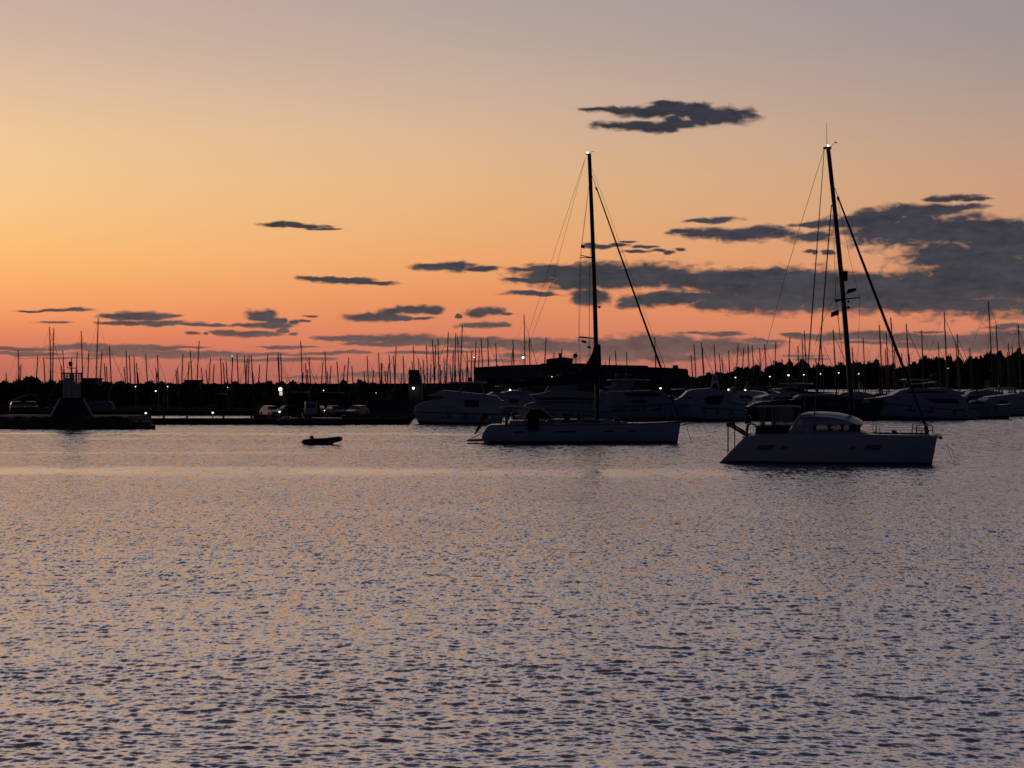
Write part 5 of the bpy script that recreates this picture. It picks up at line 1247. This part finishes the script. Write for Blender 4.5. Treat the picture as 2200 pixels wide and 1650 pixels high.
for X0_, X1_ in [(1205, 1240), (1252, 1290)]:
    p0 = f.xz(X0_, 907.5, -1.2); p1 = f.xz(X1_, 904, -1.2)
    for sd in (-1, 1): MB().box(p0[0], p1[0], sd * 1.22 - .02, sd * 1.22 + .03, p0[1], p1[1]).build('coachroof_window', 'win', S)
dd = MB(); vs = []; fs = []; na = 10; top = [(1127, 899), (1132, 884), (1139, 877), (1160, 876.5), (1172, 882), (1190, 899)]
for j in range(na + 1):
    v = -1 + 2 * j / na
    for X, Y in top:
        x, z = f.xz(X, Y, -1.2); zb_ = f.xz(X, 900)[1]; vs.append((x, v * 1.45, zb_ + (z - zb_) * (1 - abs(v) ** 4 * .35)))
k = len(top)
for j in range(na):
    for i in range(k - 1): fs.append((j * k + i, j * k + i + 1, (j + 1) * k + i + 1, (j + 1) * k + i))
fs.append(tuple(range(k))); fs.append(tuple(na * k + i for i in range(k))[::-1])
spr = dd.add(vs, fs).build('sprayhood', 'canvas', S)
for Xa, Ya, Xb_, Yb_ in [(1125, 902, 1137, 879), (1166, 879, 1188, 898)]:
    for sd in (-1, 1): MB().tube([(f.xz(Xa, Ya)[0], sd * 1.47, f.xz(Xa, Ya)[1]), (f.xz(Xb_, Yb_)[0], sd * 1.47, f.xz(Xb_, Yb_)[1])], .045, 5).build('hood_frame', 'beige', spr)
P2([(1072, 876.5), (1084, 873.5), (1105, 873), (1136, 876), (1136, 878), (1104, 875.5), (1080, 876.5)], 1.4, .05, 'bimini', 'cvs')
for X in (1078, 1108, 1132):
    for sd in (-1, 1): MB().tube([(f.xz(X + 4, 908)[0], sd * 1.4, f.xz(X + 4, 908)[1]), (f.xz(X, 876)[0], sd * 1.35, f.xz(X, 876)[1])], .025, 5).build('bimini_post', 'dark', S)
a = f.poly([(1134, 925), (1133, 892), (1138, 880), (1154, 881), (1158, 893), (1155, 925)]); MB().prof(a, .14, .02, yc=-2.38).build('liferaft_bag', 'black', S)
for X, sd in ((1092, -1), (1104, -1), (1092, 1), (1104, 1)):
    p = f.xz(X, 901); MB().tube([(p[0], sd * 1.5, p[1]), (p[0], sd * 1.5, p[1] + .28)], [.13, .1], 10).build('winch', 'dark', S)
c = f.q(1084, 896); 
for sd in (-1, 1):
    ring((c[0], sd * .9, c[2]), .42, .025).build('steering_wheel', 'dark', S)
    MB().box(c[0] + .04, c[0] + .3, sd * .9 - .12, sd * .9 + .12, f.xz(1084, 912)[1], c[2] + .1).build('helm_pedestal', 'dark', S)
b = MB(); p = f.xz(1063, 912)
for sd in (-1, 1):
    b.tube([(p[0] + 1.2, sd * 2.05, p[1]), (p[0] + 1.1, sd * 2.05, p[1] + .65), (p[0] - .4, sd * 1.9, p[1] + .62), (p[0] - .5, sd * .8, p[1] + .62)], .02, 5)
    b.tube([(p[0] - .4, sd * 1.9, p[1] + .62), (p[0] - .4, sd * 1.9, p[1])], .02, 5)
b.build('pushpit', 'steel', S)
for i in range(9):
    X = 1190 + i * 28; t = (f.xz(X, 911)[0] - f.xz(1048, 911)[0]) / (f.xz(1463, 911)[0] - f.xz(1048, 911)[0])
    for sd in (-1, 1):
        a = Vector(hs.pt(t, 1, sd)) + Vector((0, -sd * .06, 0)); MB().tube([a, a + Vector((0, 0, .62))], .014, 4).build('stanchion', 'steel', S)
ll = MB()
for sd in (-1, 1):
    for hgt in (.6, .32): ll.tube([Vector(hs.pt(.32 + .64 * i / 14, 1, sd)) + Vector((0, -sd * .06, hgt)) for i in range(15)], .007, 3)
ll.build('lifeline', 'wire', S)
b = MB()
for hgt in (.68, .36): b.tube([Vector(hs.pt(.93, 1, -1)) + Vector((0, .05, hgt)), Vector(hs.pt(1, 1, -1)) + Vector((.1, 0, hgt + .04)), Vector(hs.pt(.93, 1, 1)) + Vector((0, -.05, hgt))], .02, 5)
for t in (.93, .97):
    for sd in (-1, 1): a = Vector(hs.pt(t, 1, sd)) + Vector((0, -sd * .05, 0)); b.tube([a, a + Vector((0, 0, .68))], .02, 4)
b.build('pulpit', 'steel', S)
# deck gear
for X0_, X1_, Y0_, Y1_, m in [(1245, 1278, 900.5, 898.2, 'beige'), (1290, 1315, 903, 900.8, 'beige'), (1318, 1330, 905, 898, 'dark'), (1338, 1346, 907, 905, 'beige')]:
    p0 = f.xz(X0_, Y0_); p1 = f.xz(X1_, Y1_); MB().box(p0[0], p1[0], -1.15, -.75, p0[1], p1[1]).build('deck_hatch' if m == 'beige' else 'anchor_locker', m, S)
for X in (1212, 1240):
    b = MB(); b.prof(f.poly([(X, 901), (X - 3, 888), (X + 1, 887), (X + 6, 896), (X + 12, 897), (X + 11, 901)]), .3, .02, yc=-.8); b.build('folding_seat', 'black', S)
# mast, boom, sails, rigging
mb_ = f.q(1284, 902); mt = f.q(1266, 331)
def rig(pts, r, name, m='wire', n=5, par=S): return MB().tube([f.q(*p) for p in pts], r, n).build(name, m, par)
pts = []; rr_ = []
for i in range(13):
    u = i / 12; pts.append(Vector(mb_) * (1 - u) + Vector(mt) * u + Vector((.08 * math.sin(math.pi * u), 0, 0))); rr_.append(.22 - .055 * u)
mast = MB().tube(pts, rr_, 12).build('mast', 'alu', S, True)
p = f.q(1266, 331)
MB().box(p[0] - .3, p[0] + .15, -.08, .08, p[2] - .06, p[2] + .05).build('masthead_plate', 'dark', mast)
MB().ball((p[0] - .16, 0, p[2] + .12), .085, 7).build('anchor_light', 'lampw', mast, True)
wv = MB(); wv.tube([f.q(1266, 330), f.q(1273, 326)], .014, 4); wv.tube([f.q(1270, 325), f.q(1277, 326)], .02, 4); wv.build('wind_vane', 'dark', mast)
for Y, Xt in ((554, 1247), (727, 1244)):
    xm_ = 1266 + (Y - 331) / 571 * 18; t = f.q(xm_, Y)
    for sd in (-1, 1): e_ = f.q(Xt, Y - 3); MB().tube([(t[0], 0, t[2]), (e_[0], sd * 1.25, e_[2])], [.05, .035], 6).build('spreader', 'alu', mast)
b = MB(); b.ball(f.q(1288, 660), .11, 6); b.tube([f.q(1279, 657), f.q(1288, 660)], .04, 4); b.build('deck_light', 'dark', mast)
# stowed sail round the lower mast and on the boom
MB().prof(f.poly([(1277, 740), (1273, 755), (1268, 768), (1258, 783), (1246, 796), (1246, 815), (1293, 815), (1290, 740)]), .24, .06).build('stacked_sail', 'canvas', S)
MB().prof(f.poly([(1262, 797), (1246, 801), (1200, 808), (1120, 818), (1088, 822), (1088, 829), (1130, 828), (1262, 817)]), .24, .12).build('sail_bag', 'canvas', S)
MB().tube([f.q(1282, 821), f.q(1180, 827), f.q(1086, 832)], [.14, .14, .1], 8).build('boom', 'alu', S)
MB().prof(f.poly([(1255, 785), (1258, 782), (1266, 783), (1264, 787)]), .2, .02).build('headboard', 'dark', S)
MB().tube([f.q(1282, 405), f.q(1330, 540), f.q(1380, 680), f.q(1420, 790), f.q(1460, 903)], [.05, .075, .09, .1, .08], 8).build('furled_genoa', 'canvas', S)
rig([(1271, 375), (1282, 405)], .025, 'forestay'); MB().tube([f.q(1280, 402), f.q(1283, 409)], .08, 7).build('furler_swivel', 'dark', S)
MB().tube([f.q(1457, 896), f.q(1461, 908)], [.12, .15], 8).build('furler_drum', 'dark', S)
rig([(1272, 362), (1300, 435), (1370, 630), (1425, 780), (1466, 903)], .012, 'halyard', n=4)
for sd in (-1, 1):
    MB().tube([f.q(1258, 338), (f.q(1172 if sd < 0 else 1188, 600)[0], sd * .9, f.q(1180, 600)[2]), (f.q(1075, 900)[0], sd * 2.0, f.q(1075, 908)[2])], .013, 4).build('backstay', 'wire', S)
    a1 = f.q(1247, 551); a2 = f.q(1244, 724); a3 = f.q(1252, 908)
    MB().tube([f.q(1265, 400), (a1[0], sd * 1.25, a1[2]), (a2[0], sd * 1.25, a2[2]), (a3[0], sd * 2.1, a3[2])], .013, 4).build('shroud', 'wire', S)
    MB().tube([f.q(1271, 480), (f.q(1266, 600)[0], sd * .2, f.q(1266, 600)[2]), (f.q(1266, 725)[0], sd * .5, f.q(1266, 725)[2]), (f.q(1268, 908)[0], sd * 2.0, f.q(1268, 908)[2])], .011, 4).build('lower_shroud', 'wire', S)
flagmesh(f.q(1249.5, 731), -.42, .22, droop=.05).build('courtesy_flag', 'red', S)
flagmesh(f.q(1262, 743), -.3, .2, droop=.08).build('burgee', 'blue', S)
flagmesh(f.q(1248, 526), -.35, .28, droop=.05).build('signal_flag', 'black', S)
# ensign: three hanging bands
st = MB().tube([f.q(1052, 912), f.q(1043, 882)], .02, 5).build('flagstaff', 'steel', S)
def hang(Xs, m):
    b = MB(); vs = []; fs = []; n = 10
    for i in range(n + 1):
        u = i / n; tx = 1044 + 3 * u; X_a = 1044 + (1019 - 1044) * u + Xs[0] * (1 - u * .7); X_b = 1044 + (1019 - 1044) * u + Xs[1] * (1 - u * .7); Y_ = 888 + 45 * u
        for X_ in (X_a, X_b): q_ = f.q(X_, Y_); vs.append((q_[0], .12 * math.sin(u * 9 + X_ * .3), q_[2]))
    for i in range(n): fs.append((2 * i, 2 * i + 1, 2 * i + 3, 2 * i + 2))
    o = len(vs); vs += [(x, y + .012, z) for x, y, z in vs]; fs += [tuple(o + k for k in f_)[::-1] for f_ in fs]; return b.add(vs, fs)
eg = hang((-3, 2), 'black').build('ensign', 'black', S); hang((2, 7), 'red').build('middle_band', 'red', eg); hang((7, 12), 'gold').build('lower_band', 'gold', eg)
ch = MB(); ch.tube([f.q(1474, 910), f.q(1478, 926), f.q(1484, 945), f.q(1487, 957)], .02, 4); ch.tube([f.q(1464, 914), f.q(1474, 911)], .05, 5); ch.build('anchor_chain', 'rope', S)

# ------------------------------------------------------------------ inflatable dinghy
DD = WL(955.5) + .8; f = Fr(692, DD)
T = empty('inflatable_dinghy', f.loc, 'small dark inflatable dinghy with outboard adrift left of the sloop', 'dinghy')
for sd in (-1, 1):
    path = [(650, 950.5), (654, 949), (672, 948), (700, 947), (716, 945), (727, 943.5)]
    pts = [(f.xz(X, Y)[0], sd * .62 * (1 if X < 705 else 1 - ((X - 705) / 32) ** 2), f.xz(X, Y)[1]) for X, Y in path]; pts.append((f.xz(731.5, 942.5)[0], 0, f.xz(731, 942.5)[1]))
    MB().tube(pts, [.09, .21, .235, .24, .24, .23, .21], 12).build('tube', 'rubber', T, True)
MB().prof(f.poly([(656, 956.5), (656, 951), (716, 950), (722, 948), (712, 956.5)]), .5, -.05).build('floor', 'dark', T)
MB().box(f.xz(664, 950)[0], f.xz(666, 950)[0], -.5, .5, .05, .5).build('transom', 'dark', T)
om = MB(); om.prof(f.poly([(667, 944), (665.5, 938), (667.5, 936), (672, 936), (675, 941), (677, 944)]), .14, .02); om.tube([f.q(671, 944), f.q(668, 956)], [.07, .06], 6); om.build('outboard_motor', 'motor', T)
MB().box(f.xz(690, 947)[0], f.xz(694, 947)[0], -.55, .55, .42, .46).build('thwart', 'teak', T)
gl = MB(); gl.tube([(f.xz(X, Y)[0], -.86, f.xz(X, Y)[1] + .05) for X, Y in [(672, 948), (680, 949), (690, 947), (700, 948.5), (710, 946)]], .012, 4); gl.build('grab_line', 'rope', T)
